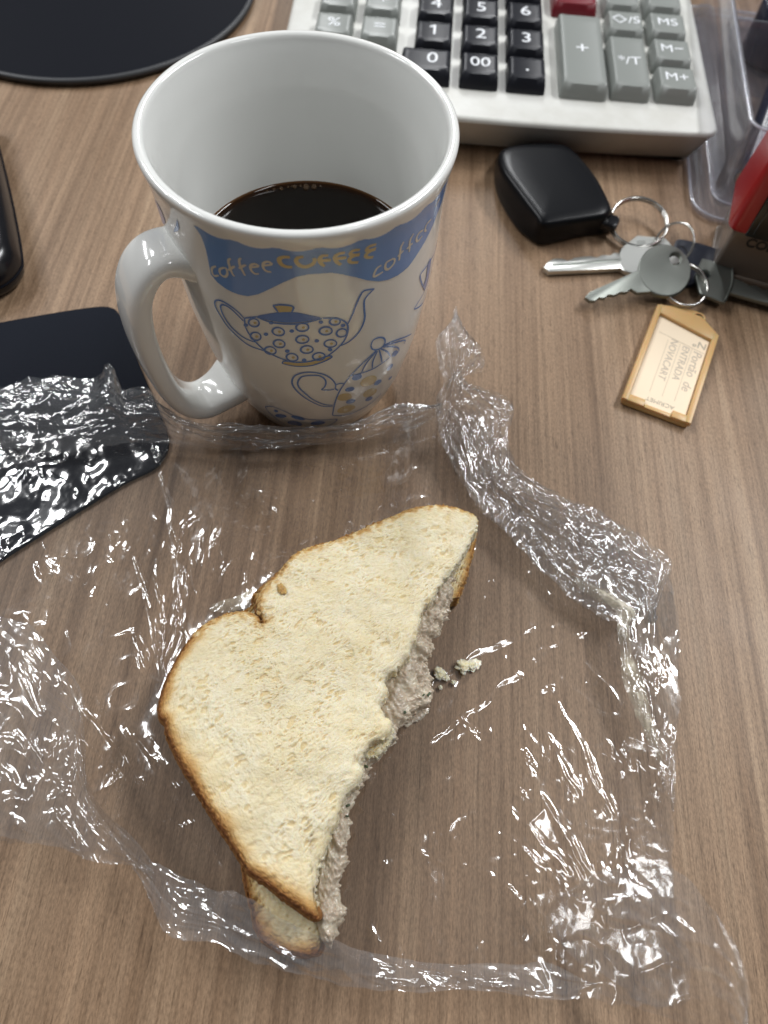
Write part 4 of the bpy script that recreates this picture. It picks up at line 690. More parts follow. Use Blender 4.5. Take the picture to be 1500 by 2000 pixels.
crumb_names = ['small white bread crumb touching the filling at the cut side', 'bread crumb beside the filling, next from the cut side', 'larger torn bread crumb out on the film, farthest from the filling but one',
               'bread crumb lying farthest out on the film right of the cut side', 'low bread crumb on the film just below its neighbours', 'tiny bread crumb at the cut edge below the others']
for k, (x, y) in enumerate(CRUMBS):
    r_ = (1.7, 1.1, 2.1, 1.3, .8, .7)[k]
    V, F = lump(x, y, r_*.45+.9, r_, k*3.1, .45)
    o = mk('bread_crumb', V, F, M_bread, attrs={'crust': np.zeros(len(V)), 'pore': np.zeros(len(V))}, loc=(x, y, 1))
    tag(o, crumb_names[k], 'crumb', 'bread crumbs by the cut side of the sandwich')

# ------------------------------------------------------------------ cling film
film = thing('cling_film', 'crumpled clear plastic wrap spread open under the sandwich', 'plastic wrap', (0, 60, 0))
SH = np.array(SHEET)
PADP = ccw(spline(PAD, 140, True))
lo, hi = SH.min(0), SH.max(0)
stp = .32
xs, ys = np.arange(lo[0], hi[0], stp), np.arange(lo[1], hi[1], stp)
X, Y = np.meshgrid(xs, ys, indexing='ij')
edge_n = 1.6*fbm(X*.09, Y*.09, 3)
ins = inside(SH, X + edge_n, Y + 1.6*fbm(X*.09+40, Y*.09, 3))
TOPc = ccw(np.vstack([TOP, BOT[5:20]])) if False else TOP
din = dist_poly(TOP[::2], X.ravel(), Y.ravel()).reshape(X.shape)
under = inside(TOP, X, Y) | inside(BOT, X, Y)
padin = inside(PADP, X, Y)
dpad = dist_poly(PADP[::2], X.ravel(), Y.ravel()).reshape(X.shape)
H = .45 + np.where(padin, 1.6, 1.6*np.exp(-dpad/4.0))
H0 = H.copy()
H += np.where(padin, +.42*fbm(X*.075+5, Y*.10, 2) + .16*np.clip(fbm(X*.05+9, Y*.05, 2)+.1, 0, 1)*fbm(X*.26+5, Y*.20, 2), 0)
# gentle buckles, then small crumples, then single creases
H += 1.1*np.clip(fbm(X*.022+3, Y*.022, 2)+.15, 0, 1)
rid = 1-np.abs(perlin(X*.055+8, Y*.085)); rid2 = 1-np.abs(perlin(X*.16+2, Y*.12+5)); rid3 = 1-np.abs(perlin(X*.42, Y*.30+5))
patch = smooth01((fbm(X*.035+1.7, Y*.035+4, 3)+.12)/.45)
H += .30*rid**6*patch + .05*patch*rid2**6 + .03*fbm(X*.22, Y*.22, 3)
def add_ridge(H, P, w_, a_, wig=.5):
    P = np.asarray(P, float)
    lo_, hi_ = P.min(0)-3*w_, P.max(0)+3*w_
    i0, i1 = np.searchsorted(xs, [lo_[0], hi_[0]]); j0, j1 = np.searchsorted(ys, [lo_[1], hi_[1]])
    if i1 <= i0 or j1 <= j0: return
    x_, y_ = X[i0:i1, j0:j1], Y[i0:i1, j0:j1]
    d = dist_poly(P, x_ + wig*fbm(x_*.10, y_*.10, 2), y_ + wig*fbm(x_*.10+9, y_*.10, 2), False)
    a_ = a_*(.45 + .75*smooth01((fbm(x_*.11+3, y_*.11, 2)+.45)/.8))
    de = np.minimum(np.hypot(x_-P[0][0], y_-P[0][1]), np.hypot(x_-P[-1][0], y_-P[-1][1]))
    H[i0:i1, j0:j1] += a_*np.exp(-(d/w_)**2)*smooth01(.25+de/6)
for P, w_, a_ in CREASES:
    Q_ = spline(P, 4*len(P)); add_ridge(H, Q_, w_*.68, a_*.95, .8)
    nn_ = np.gradient(Q_, axis=0); nn_ = np.stack([-nn_[:, 1], nn_[:, 0]], 1)/(np.linalg.norm(nn_, axis=1)[:, None]+1e-9)
    for k_ in (1, 2):                                               # finer folds run beside each long one
        o_ = np.linspace(.6, 2.6, len(Q_))[:, None]*(1 if k_ == 1 else -.8)
        add_ridge(H, (Q_ + nn_*o_)[len(Q_)//6*k_:], w_*.5, a_*.35, .8)
rc_ = random.Random(11)
for x0, y0, r_, n_, ang, L in CLUSTERS:
    for k in range(int(n_*(1.25 if x0 < -40 else .9))):
        q = rc_.gauss(0, .5)*r_, rc_.gauss(0, .5)*r_
        a = R(ang + rc_.gauss(0, 24)); l_ = L*rc_.uniform(.12, .75)
        cx, cy = x0+q[0], y0+q[1]; bend = rc_.gauss(0, .16)*l_
        dx, dy = math.cos(a)*l_/2, math.sin(a)*l_/2
        P = [(cx-dx, cy-dy), (cx-math.sin(a)*bend, cy+math.cos(a)*bend), (cx+dx, cy+dy)]
        add_ridge(H, spline(P, 6), rc_.uniform(.4, 1.15), rc_.uniform(.09, .34)*rc_.choice((1, 1, 1, -.5)))
H = H0 + (H-H0)*(1-.20*smooth01((-92-X)/25))
H = np.where(under, .30, H*smooth01(din/3.0 + .2))
side = (din < 26) & ~under
H = np.where(padin, np.maximum(H, 1.75), H)
H += np.where(~under, 5.5*np.exp(-din/6.5)*smooth01(din/1.5)*smooth01((-8-X)/10), 0)     # clings up to the crust side
H = np.maximum(H, .25)
idx = -np.ones(X.shape, np.int64)
use = ins.copy()
idx[use] = np.arange(use.sum())
q = idx[:-1, :-1], idx[1:, :-1], idx[1:, 1:], idx[:-1, 1:]
ok = (q[0] >= 0) & (q[1] >= 0) & (q[2] >= 0) & (q[3] >= 0)
F = np.stack([a[ok] for a in q], 1)
mk('flat_sheet', np.stack([X[use], Y[use], H[use]], 1), F, M_film, film)

def ribbon(name, A, B_, wmm, amp, freq, m_, seed, stretch=1.0, bulge=0.0, ju=0.0, edge=.8, layers=1, lat=.5, zmin=.6, step=.5):
    """crumpled strip of film between two spatial edge lines"""
    A = spline(A, 400); B_ = spline(B_, 400)
    L = np.linalg.norm(np.diff((A+B_)/2, axis=0), axis=1).sum(); W = np.linalg.norm(A-B_, axis=1).mean()
    nu, nv = int(L/step), max(16, int(W/step*1.3))
    for ly in range(layers):
        sd = seed + ly*31.7
        a, b = resample(A, nu), resample(B_, nu)
        v = np.linspace(0, 1, nv)[None, :]
        u = np.linspace(0, L, nu)[:, None] + 0*v
        ev = edge*fbm(u*.10+sd, 0*u+sd, 3); eb = edge*fbm(u*.10+sd+50, 0*u+sd, 3)
        vv = v*(1) + (ev*(1-v) + eb*v)/max(W, 1)
        P = a[:, None, :]*(1-vv[..., None]) + b[:, None, :]*vv[..., None]
        end = smooth01(np.minimum(u, L-u)/(.09*L)); mid_ = P[:, nv//2:nv//2+1, :]
        P = mid_ + (P-mid_)*(.12+.88*end)[..., None]                    # the ends gather in
        x_, y_ = P[..., 0], P[..., 1]
        uu, wv = u*freq/stretch, v*W*freq
        n0 = fbm(uu*.35+sd, wv*.35+sd, 3)
        r1 = 1-np.abs(perlin(uu+sd, wv+1.3*n0+sd)); r2 = 1-np.abs(perlin(uu*2.3+sd+7, wv*2.3)); r3 = 1-np.abs(perlin(uu*5+sd, wv*5+3))
        f1, f2 = worley(uu*1.6+sd, wv*1.6)
        h = amp*(1.15*r1**4 + .36*r2**5 + .9*n0)
        z = P[..., 2] + h + bulge*np.sin(np.pi*v)*(1+.4*n0) + ly*.6
        x2 = x_ + lat*amp*fbm(uu*.9+sd+3, wv*.9, 3) ; y2 = y_ + lat*amp*fbm(uu*.9+sd+13, wv*.9+6, 3)
        mk(name, np.stack([x2, y2, np.maximum(z, zmin)], -1).reshape(-1, 3), grid_faces(nu, nv), m_, film)
ribbon('twisted_strip', TWIST_L, TWIST_R, 20, 1.9, .21, M_film3, 1.3, stretch=3.6, bulge=3.0, layers=2, step=.42)
ribbon('folded_edge', RIGHT_L, RIGHT_R, 20, .8, .18, M_film, 5.1, stretch=3.0, bulge=1.0, layers=1)
ribbon('folded_edge', RIDGE_U, RIDGE_L, 20, 1.3, .34, M_film3, 9.4, stretch=7.0, bulge=3.5, layers=2)
ribbon('crumpled_corner', BUNCH_U, BUNCH_L, 40, 1.2, .11, M_film3, 14.2, stretch=2.4, bulge=5.0, layers=1)
ribbon('folded_edge', FRONT_U, FRONT_L, 20, .9, .16, M_film2, 19.9, stretch=3.4, bulge=1.0, layers=1)
ribbon('raised_flap', FLAP_U, FLAP_L, 40, 1.1, .10, M_film2, 23.5, stretch=2.6, bulge=4.0, layers=1)
# cream smear along the right fold
M_smear = film_mat('filling_smear', .62, .15)
M_smear.node_tree.nodes['Diffuse BSDF'].inputs[0].default_value = (.66, .60, .46, 1)
sn = NT(M_smear)
nz = sn.noise(sn.mapped(), 120, 5, .65)
sn.l(sn.ramp(nz, [(.34, (.03, .03, .03)), (.52, (.30, .30, .30)), (.68, (.88, .88, .88))]), [n for n in M_smear.node_tree.nodes if n.type == 'MIX_SHADER'][0].inputs[0])
ribbon('filling_smear', SMEAR_L, SMEAR_R, 10, .5, .16, M_smear, 3.3, stretch=2.0, bulge=1.2, layers=1)
NS = np.array(NOTCH_SMEAR); v_, f_ = fill2d(spline(NS, 60, True), .8)
zz = 2.2 + .8*fbm(v_[:, 0]*.3, v_[:, 1]*.3, 3) + .12*(v_[:, 0]+60)
mk('filling_smear', np.c_[v_, np.maximum(zz, 1)], f_, M_smear, film)
for ks, P in enumerate(RIGHT_SMEARS[1:2] + RIGHT_SMEARS[-1:]):
    Q_ = ccw(spline(P, 60, True)); v_, f_ = fill2d(Q_, .5)
    de_ = dist_poly(Q_, v_[:, 0], v_[:, 1]); zz = .9 + .55*smooth01(de_/1.8)*(1+.7*fbm(v_[:, 0]*.5, v_[:, 1]*.5, 4)) + .25*fbm(v_[:, 0]*1.6, v_[:, 1]*1.6, 3)
    mk('filling_smear', np.c_[v_ + .5*np.c_[fbm(v_[:, 0]*.8, v_[:, 1]*.8, 3), fbm(v_[:, 0]*.8+7, v_[:, 1]*.8, 3)], np.maximum(zz, .9)], f_, M_mayo if ks < 1 else M_fill, film)

# ------------------------------------------------------------------ calculator
calc = thing('desk_calculator', 'large pale grey desk calculator with black number keys and grey function keys', 'calculator', (38, 430, 0))
BZ, KT = 21.5, 29.0
xl, xr, yb = -71.5, 145.5, 560.0
def calc_ring(ins_, z):
    n = 40; t = np.linspace(0, 1, n)
    xf = (xl+6) + (xr-6-xl-6)*t
    yf = 329.5 + 9*(t-.45)**2*1.6 - 1.2
    front = np.c_[xf, yf]
    cr_ = [(xr - 6 + 6*math.sin(a), yf[-1] + 6 - 6*math.cos(a)) for a in np.linspace(.2, math.pi/2, 6)]
    cl_ = [(xl + 6 - 6*math.sin(a), yf[0] + 6 - 6*math.cos(a)) for a in np.linspace(math.pi/2, .2, 6)]
    P = np.vstack([front, cr_, [(xr+3, yb)], [(xl-3, yb)], cl_])
    P = ccw(P); P = offset(P, ins_) if ins_ else P
    return P
rings = [(9.5, 2.0), (8.5, 2.6), (1.0, BZ-3.2), (0, BZ-2.2), (.15, BZ-1.2), (.7, BZ-.5), (1.5, BZ-.1), (2.4, BZ)]
Vs = [np.c_[calc_ring(d, z), np.full(len(calc_ring(0, 0)), z)] for d, z in rings]
n = len(Vs[0]); V = np.vstack(Vs)
F = [tuple(f_) for f_ in grid_faces(len(rings), n, cv=True)[:, [0, 3, 2, 1]]] + [tuple(range(n))[::-1], tuple(range((len(rings)-1)*n, len(rings)*n))]
o = mk('housing', V, F, M_calc, calc); sharp(o, 40)
for x_, y_ in ((-55, 356), (128, 360), (-55, 540), (128, 540)):
    mk('rubber_foot', *prism(rrect(12, 8, 2, 4, x_, y_), .1, 2.2, .3, 2), M_blackmat, calc)
KS = 1.0149
def edges(P, k=9):
    out = []
    for i in range(len(P)):
        a, b = P[i], P[(i+1) % len(P)]
        m_ = k if (i % 5) == 4 else 1
        out += [a + (b-a)*q/m_ for q in range(m_)]
    return np.array(out)
def key(cx, cy, w_, d_, m_, legend=None, size=7.0, ldx=0, ldy=0, label=None, top=KT):
    """key cap: skirt, inset dished top"""
    z0 = BZ - .5; h = top-z0
    nx, ny = 13, 11
    base = edges(rrect(w_, d_, 1.6, 4, cx, cy)); nb = len(base)
    rings_ = [(0, z0, 0, 0), (.25, z0+h*.45, .1, .1), (1.0, top-1.0, .9, 1.1), (1.45, top-.25, 1.2, 1.5), (1.9, top, 1.4, 1.8)]
    Vs = []
    def dish(x, y): return -1.0*(1-((x-cx)/(w_/2))**2)*.9
    for k, (ins_, z, back, fr) in enumerate(rings_):
        P = edges(rrect(w_-2*ins_, d_-2*ins_-fr*1.3, max(1.6-ins_*.3, .8), 4, cx, cy + back*.9))
        zz = np.full(nb, z)
        if k >= 3: zz = zz + np.array([dish(x, y) for x, y in P])
        Vs.append(np.c_[P, zz])
    cap = Vs[-1]; cxy = cap[:, :2].mean(0)
    for f_ in (.8, .6, .4, .2, .01):
        P = cxy + (cap[:, :2]-cxy)*f_
        Vs.append(np.c_[P, top + np.array([dish(x, y) for x, y in P])])
    V = np.vstack(Vs); F = grid_faces(len(Vs), nb, cv=True)[:, [0, 3, 2, 1]]
    o = mk('key', V, F, m_, calc); sharp(o, 50)
    if label: o['label'] = label
    if legend:
        ldx = ldx
        lx, ly = cx+ldx, cy+.9+ldy
        parts = []
        V, F = text_mesh(legend, size, .06)
        if legend == '1':                                   # its flag
            x0, y1 = V[:, 0].min(), V[:, 1].max(); q = [(x0-2.0, y1-2.5), (x0+.3, y1-1.5), (x0+.3, y1), (x0-2.0, y1-1.4)]
            V, F = join((V, F), prism(np.array(q), -.06, .06))
        V = place(V, lx, ly, 0); V[:, 2] = np.where(V[:, 2] > 0, .10, .0) + top + np.array([dish(x, y) for x, y in V[:, :2]])
        mk('key_legend', V, F, M_legend, o, smooth=False)
    return o
cols = [4.4, 27.8, 50.7]
rows = [356.0, 380.2, 404.6, 428.8]
kw, kd = 19.4, 20.6
names = [['0', '00', '.'], ['1', '2', '3'], ['4', '5', '6'], ['7', '8', '9']]
for r_ in range(4):
    for c_ in range(3):
        big = (r_ == 0 and c_ == 0)
        key(cols[c_]*KS - (3.0 if big else 0) + (1.2 if False else 0), rows[r_]*KS, kw + (6 if big else 0), kd, M_keyblack, names[r_][c_], 12.0 if len(names[r_][c_]) == 1 else 10.5, ldx=3.0 if big else 0, ldy=1.0,
            label='black number key marked ' + {'.': 'with a point'}.get(names[r_][c_], names[r_][c_]))
for r_, (a, b) in enumerate((('%', '='), ('\u00d7', '\u00f7'), ('', ''))):
    key(-46.2*KS, rows[r_+1]*KS, kw, kd, M_keygrey, a or None, 10.5, ldy=.5, label=('grey key marked ' + {'%': 'with a percent sign'}.get(a, 'with a times sign')) if a else None)
    key(-23.2*KS, rows[r_+1]*KS, kw, kd, M_keygrey, b or None, 11.5, ldy=.5, label=('grey key marked ' + {'=': 'with an equals sign'}.get(b, 'with a divide sign')) if b else None)
key(78.6*KS, 377.5*KS - 1.2, 23.5, 63.5, M_keygrey, '+', 13, label='long grey plus key')
key(77.5*KS, rows[3]*KS - 3.0, 24, kd, M_keyred, label='dark red key behind the plus key')
key(101.6*KS, 369.5*KS - .5, 19.5, 45, M_keygrey, '*/T', 9.0, label='tall grey key marked */T')
key(102.6*KS, 404.8*KS, 19.5, kd, M_keygrey, '\u25c7/S', 8.6, ldy=.5, label='grey key marked with a diamond and S')
key(102.6*KS, 428.4*KS, 19.5, kd, M_keygrey)
for r_, t_ in enumerate(('M+', 'M\u2212', 'MS', '')):
    key((123.9 + .3*r_)*KS, (358.0, 382.0, 406.0, 430.0)[r_]*KS, 19.8, kd, M_keygrey, t_ or None, 9.0, ldy=.6, label=('grey memory key marked ' + t_.replace('\u2212', ' minus').replace('+', ' plus')) if t_ else None)

# ------------------------------------------------------------------ mats and mouse at the left
mp_ = thing('mouse_pad', 'flat black fabric mouse pad partly under the plastic wrap, left of the mug', 'mouse pad', (-130, 140, 0))
o = mk('pad_surface', *prism(PADP, .2, 1.7, .4, 2), M_pad, mp_); sharp(o, 40)
rd = thing('round_mat', 'round black mat with a raised stitched rim at the top left corner', 'desk mat', (-198.9, 454, 0))
V, F = lathe([(.01, 3.0), (60, 3.0), (90, 3.1), (94.4, 3.2)], -198.9, 454, 128)
mk('mat_surface', V, F, M_blackmat, rd)
V, F = lathe([(94.4, 3.1), (94.8, 3.9), (95.8, 4.3), (97.0, 4.0), (97.6, 3.1), (97.3, 1.6), (95.5, .6), (90, .2)], -198.9, 454, 160)
mk('raised_rim', V, F, M_piping, rd)
# thick black case, only its right end in the frame
cs_ = thing('black_case', 'thick glossy black case with rounded edges at the left edge above the black pad', 'case', (-215, 262, 0))
CP = ccw(spline([(-214, 316), (-206, 312), (-186, 274), (-166, 231), (-163.5, 219), (-169, 209), (-182, 203), (-250, 172), (-300, 285)], 120, True))
cc0 = CP.mean(0)
Ps = [np.c_[cc0 + (CP-cc0)*s_, np.full(120, z_)] for s_, z_ in ((.93, .3), (.975, 1.2), (.995, 4), (1.0, 8), (.99, 12), (.965, 15.2), (.925, 17.4), (.87, 18.6), (.80, 19.2), (.6, 19.7), (.3, 19.9), (.1, 19.9))]
n = 120; V = np.vstack(Ps)
F = [tuple(f_) for f_ in grid_faces(len(Ps), n, cv=True)[:, [0, 3, 2, 1]]] + [tuple(range(n))[::-1], tuple(range((len(Ps)-1)*n, len(Ps)*n))]
mk('case_body', V, F, M_black, cs_)
V, F = tube(np.c_[cc0 + (CP-cc0)*1.002, np.full(120, 7.0)], .5, 6, True); mk('seam', V, F, M_blackmat, cs_)

# ------------------------------------------------------------------ keys, rings, fob and tag
def loft(Ps):
    n = len(Ps[0]); V = np.vstack(Ps)
    F = [tuple(f_) for f_ in grid_faces(len(Ps), n, cv=True)[:, [0, 3, 2, 1]]] + [tuple(range(n))[::-1], tuple(range((len(Ps)-1)*n, len(Ps)*n))]
    return V, F
fob = thing('car_key_fob', 'smooth black plastic car key fob in front of the calculator', 'key fob', (66, 300, 0))
ft, fb = ccw(spline(FOB_TOP, 90, True)), ccw(spline(FOB_BASE, 90, True))
def align(P, c): 
    k = np.argmin(np.arctan2(P[:, 1]-c[1], P[:, 0]-c[0])); return np.roll(P, -k, 0)
def polar(P, c, n=90):
    a = np.unwrap(np.arctan2(P[:, 1]-c[1], P[:, 0]-c[0])); r_ = np.hypot(P[:, 0]-c[0], P[:, 1]-c[1])
    k = np.argsort(a % (2*np.pi)); aa = (a % (2*np.pi))[k]; rr = r_[k]
    t = np.arange(n)/n*2*np.pi
    rr = np.interp(t, np.r_[aa-2*np.pi, aa, aa+2*np.pi], np.r_[rr, rr, rr])
    return np.stack([c[0]+rr*np.cos(t), c[1]+rr*np.sin(t)], 1)
c0 = ft.mean(0); ft = polar(ft, c0); fb = polar(fb, c0)
def lerp(t): return fb*(1-t) + ft*t
Ps = [np.c_[c0 + (fb-c0)*.90, np.full(90, .4)], np.c_[c0 + (fb-c0)*.97, np.full(90, 1.2)], np.c_[fb, np.full(90, 3)], np.c_[lerp(.35), np.full(90, 7)], np.c_[lerp(.75), np.full(90, 11.2)],
      np.c_[lerp(.97), np.full(90, 13.4)], np.c_[c0 + (ft-c0)*.968, np.full(90, 14.4)], np.c_[c0 + (ft-c0)*.92, np.full(90, 14.9)], np.c_[c0 + (ft-c0)*.78, np.full(90, 15.2)], np.c_[c0 + (ft-c0)*.4, np.full(90, 15.4)], np.c_[c0 + (ft-c0)*.15, np.full(90, 15.42)], np.c_[c0 + (ft-c0)*.05, np.full(90, 15.42)]]
mk('shell', *loft(Ps), M_fob, fob)
mk('ring_lug', *prism(rrect(9, 8, 2.5, 5, 92.5, 281.5, -20), 5.5, 9.5, 1, 3), M_black, fob)

def ring(name, label, c, rad, thick, tilt, az, m_, band=1, z=None, group=None, ell=1.0):
    """split ring: wire turns side by side"""
    t = np.linspace(0, 2*np.pi, 72, endpoint=False)
    parts = []
    ca_, sa_ = math.cos(R(az)), math.sin(R(az)); ct, stt = math.cos(R(tilt)), math.sin(R(tilt))
    for b in range(band):
        off = (b-(band-1)/2)*thick*1.9
        p = np.stack([rad*np.cos(t), rad*ell*np.sin(t)*ct - off*stt, rad*ell*np.sin(t)*stt + off*ct], 1)
        p = np.stack([p[:, 0]*ca_ - p[:, 1]*sa_, p[:, 0]*sa_ + p[:, 1]*ca_, p[:, 2]], 1) + np.array(c)
        parts.append(tube(p, thick, 8, True))
    V, F = join(*parts)
    o = mk(name, V, F, m_, loc=(c[0], c[1], c[2])); return tag(o, label, 'key ring', group)
ring('key_ring', 'large twisted steel split ring joining the black fob to the keys', (107.5, 285.5, 5.4), 13.2, .75, 14, -10, M_steel, 2)
ring('key_ring', 'thin plain steel ring right of the large split ring, above the dark blue key head', (121.5, 270.5, 7.5), 9.5, .55, 55, -62, M_steel, 1)
ring('key_ring', 'steel ring between the round key head and the amber tag, lowest of the rings', (124.6, 247.2, 5.6), 10.2, .7, 16, 12, M_steel, 2)

def flat_key(name, label, headpoly, hole, hr, blade, z0, z1, m_, bow=.4, teeth=None):
    k = thing(name, label, 'key', (hole[0], hole[1], 0), 'keys on the ring')
    head = ccw(headpoly)
    # head with a real hole
    n = 64; t = np.arange(n)/n*2*np.pi; c = np.array(hole)
    out = polar(resample(head, 400, True), c, n); inn = np.stack([c[0]+hr*np.cos(t), c[1]+hr*np.sin(t)], 1)
    rgs = [np.c_[inn, np.full(n, z0+.2)], np.c_[offset(out, .5), np.full(n, z0)], np.c_[out, np.full(n, z0+bow)], np.c_[out, np.full(n, z1-bow)], np.c_[offset(out, bow), np.full(n, z1)], np.c_[c+(inn-c)*1.55, np.full(n, z1)], np.c_[c+(inn-c)*1.15, np.full(n, z1+.15)], np.c_[inn, np.full(n, z1-.3)]]
    V = np.vstack(rgs); F = grid_faces(len(rgs), n, cu=True, cv=True)[:, [0, 3, 2, 1]]
    o = mk('head', V, F, m_, k); sharp(o, 40)
    V, F = prism(blade, z0+.15, z1-.15, .3, 2); o = mk('blade', V, F, m_, k); sharp(o, 40)
    return k
# silver pin-tumbler key, blade to the left
d = np.array([-.975, -.222]); nrm = np.array([-.222, .975])
b0 = np.array([98.5, 262.0])
def kp(o_, a, b): return tuple(o_ + d*a + nrm*b)
cut = [kp(b0, 0, 5.0), kp(b0, 2, 5.4), kp(b0, 4, 4.0), kp(b0, 8, 4.4), kp(b0, 11, 3.3), kp(b0, 14, 4.4), kp(b0, 18, 4.3), kp(b0, 21, 4.2), kp(b0, 25, 2.6), kp(b0, 27, 4.2), kp(b0, 31, 4.6), kp(b0, 34.5, 2.8), kp(b0, 37, -.4), kp(b0, 35.5, -3.2), kp(b0, 0, -4.6)]
ka = flat_key('door_key', 'bright silver key with angular head, its blade pointing left under the fob', np.array([(97.5, 267), (99.5, 271.0), (107.0, 279.5), (120.5, 279.5), (124, 273), (127.0, 261), (125, 256), (112, 251), (98.0, 256.0)]), (116.5, 272.0), 2.6, np.array(cut), .6, 3.4, M_nickel)
gr = [kp(b0, -2, 1.1), kp(b0, 33, 1.1), kp(b0, 33, -.2), kp(b0, -2, -.2)]
mk('blade_groove', *prism(np.array(gr), 3.0, 3.36, .05, 1), M_dull, ka)
mk('stamped_marks', *join(*[prism(rrect(4.2, .45, .1, 2, 108.5, 275.6-1.15*i, 8), 3.3, 3.47, .04, 1) for i in range(4)]), M_dull, ka)
# dull key with a round head over it
t = np.linspace(0, 2*np.pi, 40, endpoint=False)
hc = np.array([114.3, 250.5])
d = np.array([-.905, -.425]); nrm = np.array([-.425, .905]); b0 = hc + d*9
blade = [kp(b0, 0, 4.2), kp(b0, 26, 2.4), kp(b0, 29.5, .5), kp(b0, 28.5, -2.2), kp(b0, 26, -2.9), kp(b0, 24, -1.8), kp(b0, 21.5, -2.8), kp(b0, 19, -1.6), kp(b0, 16, -2.7), kp(b0, 13, -1.9), kp(b0, 10.5, -3.0), kp(b0, 8, -2.2), kp(b0, 6, -4.8), kp(b0, 0, -6.4)]
kb = flat_key('padlock_key', 'dull grey key with a round head lying across the silver key', np.stack([hc[0]+11.6*np.cos(t), hc[1]+11.2*np.sin(t)], 1), (118.8, 255.6), 2.6, np.array(blade), 4.0, 6.2, M_dull)
for ch in kb.children:                                     # propped up by the ring, its far side higher
    for v in ch.data.vertices: v.co.z += max(0.0, (v.co.y + kb.location.y)/S - 240)*S*.40
# square headed dull key pointing right
d = np.array([.955, -.297]); nrm = np.array([.297, .955]); b0 = np.array([144.5, 250.5])
blade = [kp(b0, 0, 5.0), kp(b0, 6, 4.6), kp(b0, 9, 3.4), kp(b0, 12, 4.5), kp(b0, 15, 3.2), kp(b0, 18, 4.4), kp(b0, 21, 3.1), kp(b0, 25, 4.0), kp(b0, 29, 1.5), kp(b0, 30, -1), kp(b0, 27, -4.0), kp(b0, 0, -5.0)]
kc = flat_key('cupboard_key', 'dull grey key with a squarish embossed head, blade running right under the stamp', np.array([(135.0, 265.5), (148.5, 262.5), (147.0, 250), (141.5, 238.8), (131.0, 243.5), (130.5, 255)]), (135.0, 255.4), 2.3, np.array(blade), 3.4, 5.6, M_dull)
mk('embossed_rim', *tube(spline([(148.2, 262.0, 5.5), (146.2, 250.5, 5.6), (141.4, 239.4, 5.5)], 30), .55, 8), M_dull, kc)
# dark blue plastic key head behind
dk = thing('blue_headed_key', 'dark blue plastic key head lying behind the square headed key', 'key', (134, 266, 0), 'keys on the ring')
o = mk('plastic_head', *prism(spline([(124.5, 276.5), (128, 280.0), (141.5, 276.8), (146.5, 272.5), (145.0, 262), (138, 256), (126, 250), (121.5, 255), (122.5, 268)], 60, True), .5, 3.2, .8, 3), M_bluekey, dk)
mk('hole_rim', *tube([(127.3+2.4*math.cos(a), 270.5+4.2*math.sin(a), 3.15) for a in np.linspace(0, 2*np.pi, 30, endpoint=False)], .35, 6, True), M_hole, dk)

# amber key tag
kt = thing('key_tag', 'amber plastic key tag holding a handwritten paper slip', 'key tag', (114, 206, 0))
def tg(P): return np.array(P, float)
O = np.array([105.3, 177.6]); ey_ = np.array([20.2, 53.5]); ey_ /= np.linalg.norm(ey_); ex_ = np.array([ey_[1], -ey_[0]])
def tp(a, b): return tuple(O + ex_*a + ey_*b)
Hs, Ws = 55.5, 28.6
outl = [tp(-Ws/2+2, 0), tp(Ws/2-2, 0), tp(Ws/2-.5, .6), tp(Ws/2, 2), tp(Ws/2, 51), tp(Ws/2-1, 52.5), tp(6, 61.5), tp(3, 63.2), tp(-5, 62.6), tp(-12.8, 59.5), tp(-Ws/2, 58), tp(-Ws/2, 2), tp(-Ws/2+.5, .6)]
V, F = prism(np.array(outl), .3, 2.2, .4, 2); o = mk('back_plate', V, F, M_amber, kt); sharp(o, 40)
def bar(a0, b0_, a1, b1, z0, z1, bev=.5):
    return prism(np.array([tp(a0, b0_), tp(a1, b0_), tp(a1, b1), tp(a0, b1)]), z0, z1, bev, 2)
parts = [bar(-Ws/2, .1, -Ws/2+2.4, 57, 1.9, 4.4), bar(Ws/2-2.4, .1, Ws/2, 51.5, 1.9, 4.4), bar(-Ws/2+2.2, .05, -5.2, 3.6, 1.9, 4.2), bar(6.2, .05, Ws/2-2.2, 3.6, 1.9, 4.2), bar(-5.0, 0.1, 6.0, 2.0, 1.9, 3.6),
         prism(np.array([tp(-Ws/2+2, 52.6), tp(Ws/2-2, 47.6), tp(Ws/2-.6, 51.8), tp(5, 58.8), tp(-6, 58.6), tp(-Ws/2+1, 57.5)]), 1.9, 4.3, .5, 2)]
o = mk('frame', *join(*parts), M_amber, kt); sharp(o, 40)
slip = [tp(-Ws/2+2.6, 3.4), tp(-5.3, 3.4), tp(-5.1, 1.9), tp(6.1, 1.9), tp(6.3, 3.4), tp(Ws/2-2.6, 3.4), tp(Ws/2-2.6, 47.4), tp(-Ws/2+2.6, 52.2)]
o = mk('paper_slip', *prism(np.array(slip), 2.25, 2.7, .05, 1), M_paper, kt, smooth=False)
ex3, ey3 = np.array([*ex_, 0]), np.array([*ey_, 0])
def write(txt, size, a, b, rot, m_, shear=0.0, name='lettering'):
    V, F = text_mesh(txt, size, .03, shear); c_, s_ = math.cos(R(rot)), math.sin(R(rot))
    p = tp(a, b)
    V = place(V, p[0], p[1], 2.74, ex3*c_ + ey3*s_, -ex3*s_ + ey3*c_); mk(name, V, F, m_, o, smooth=False)
write('N\u00ba', 5.2, 8.2, 43.8, 180, M_print)
write('ACRIMET', 2.9, .6, 5.8, 180, M_print)
write('Port\u00e3o  de', 5.4, 8.4, 28.0, -90, M_ink, .15, 'handwriting')
write('ENTRADA', 4.4, 3.2, 30.5, -90, M_ink, .15, 'handwriting')
write('NOVACART', 4.4, -2.2, 30.0, -90, M_ink, .15, 'handwriting')
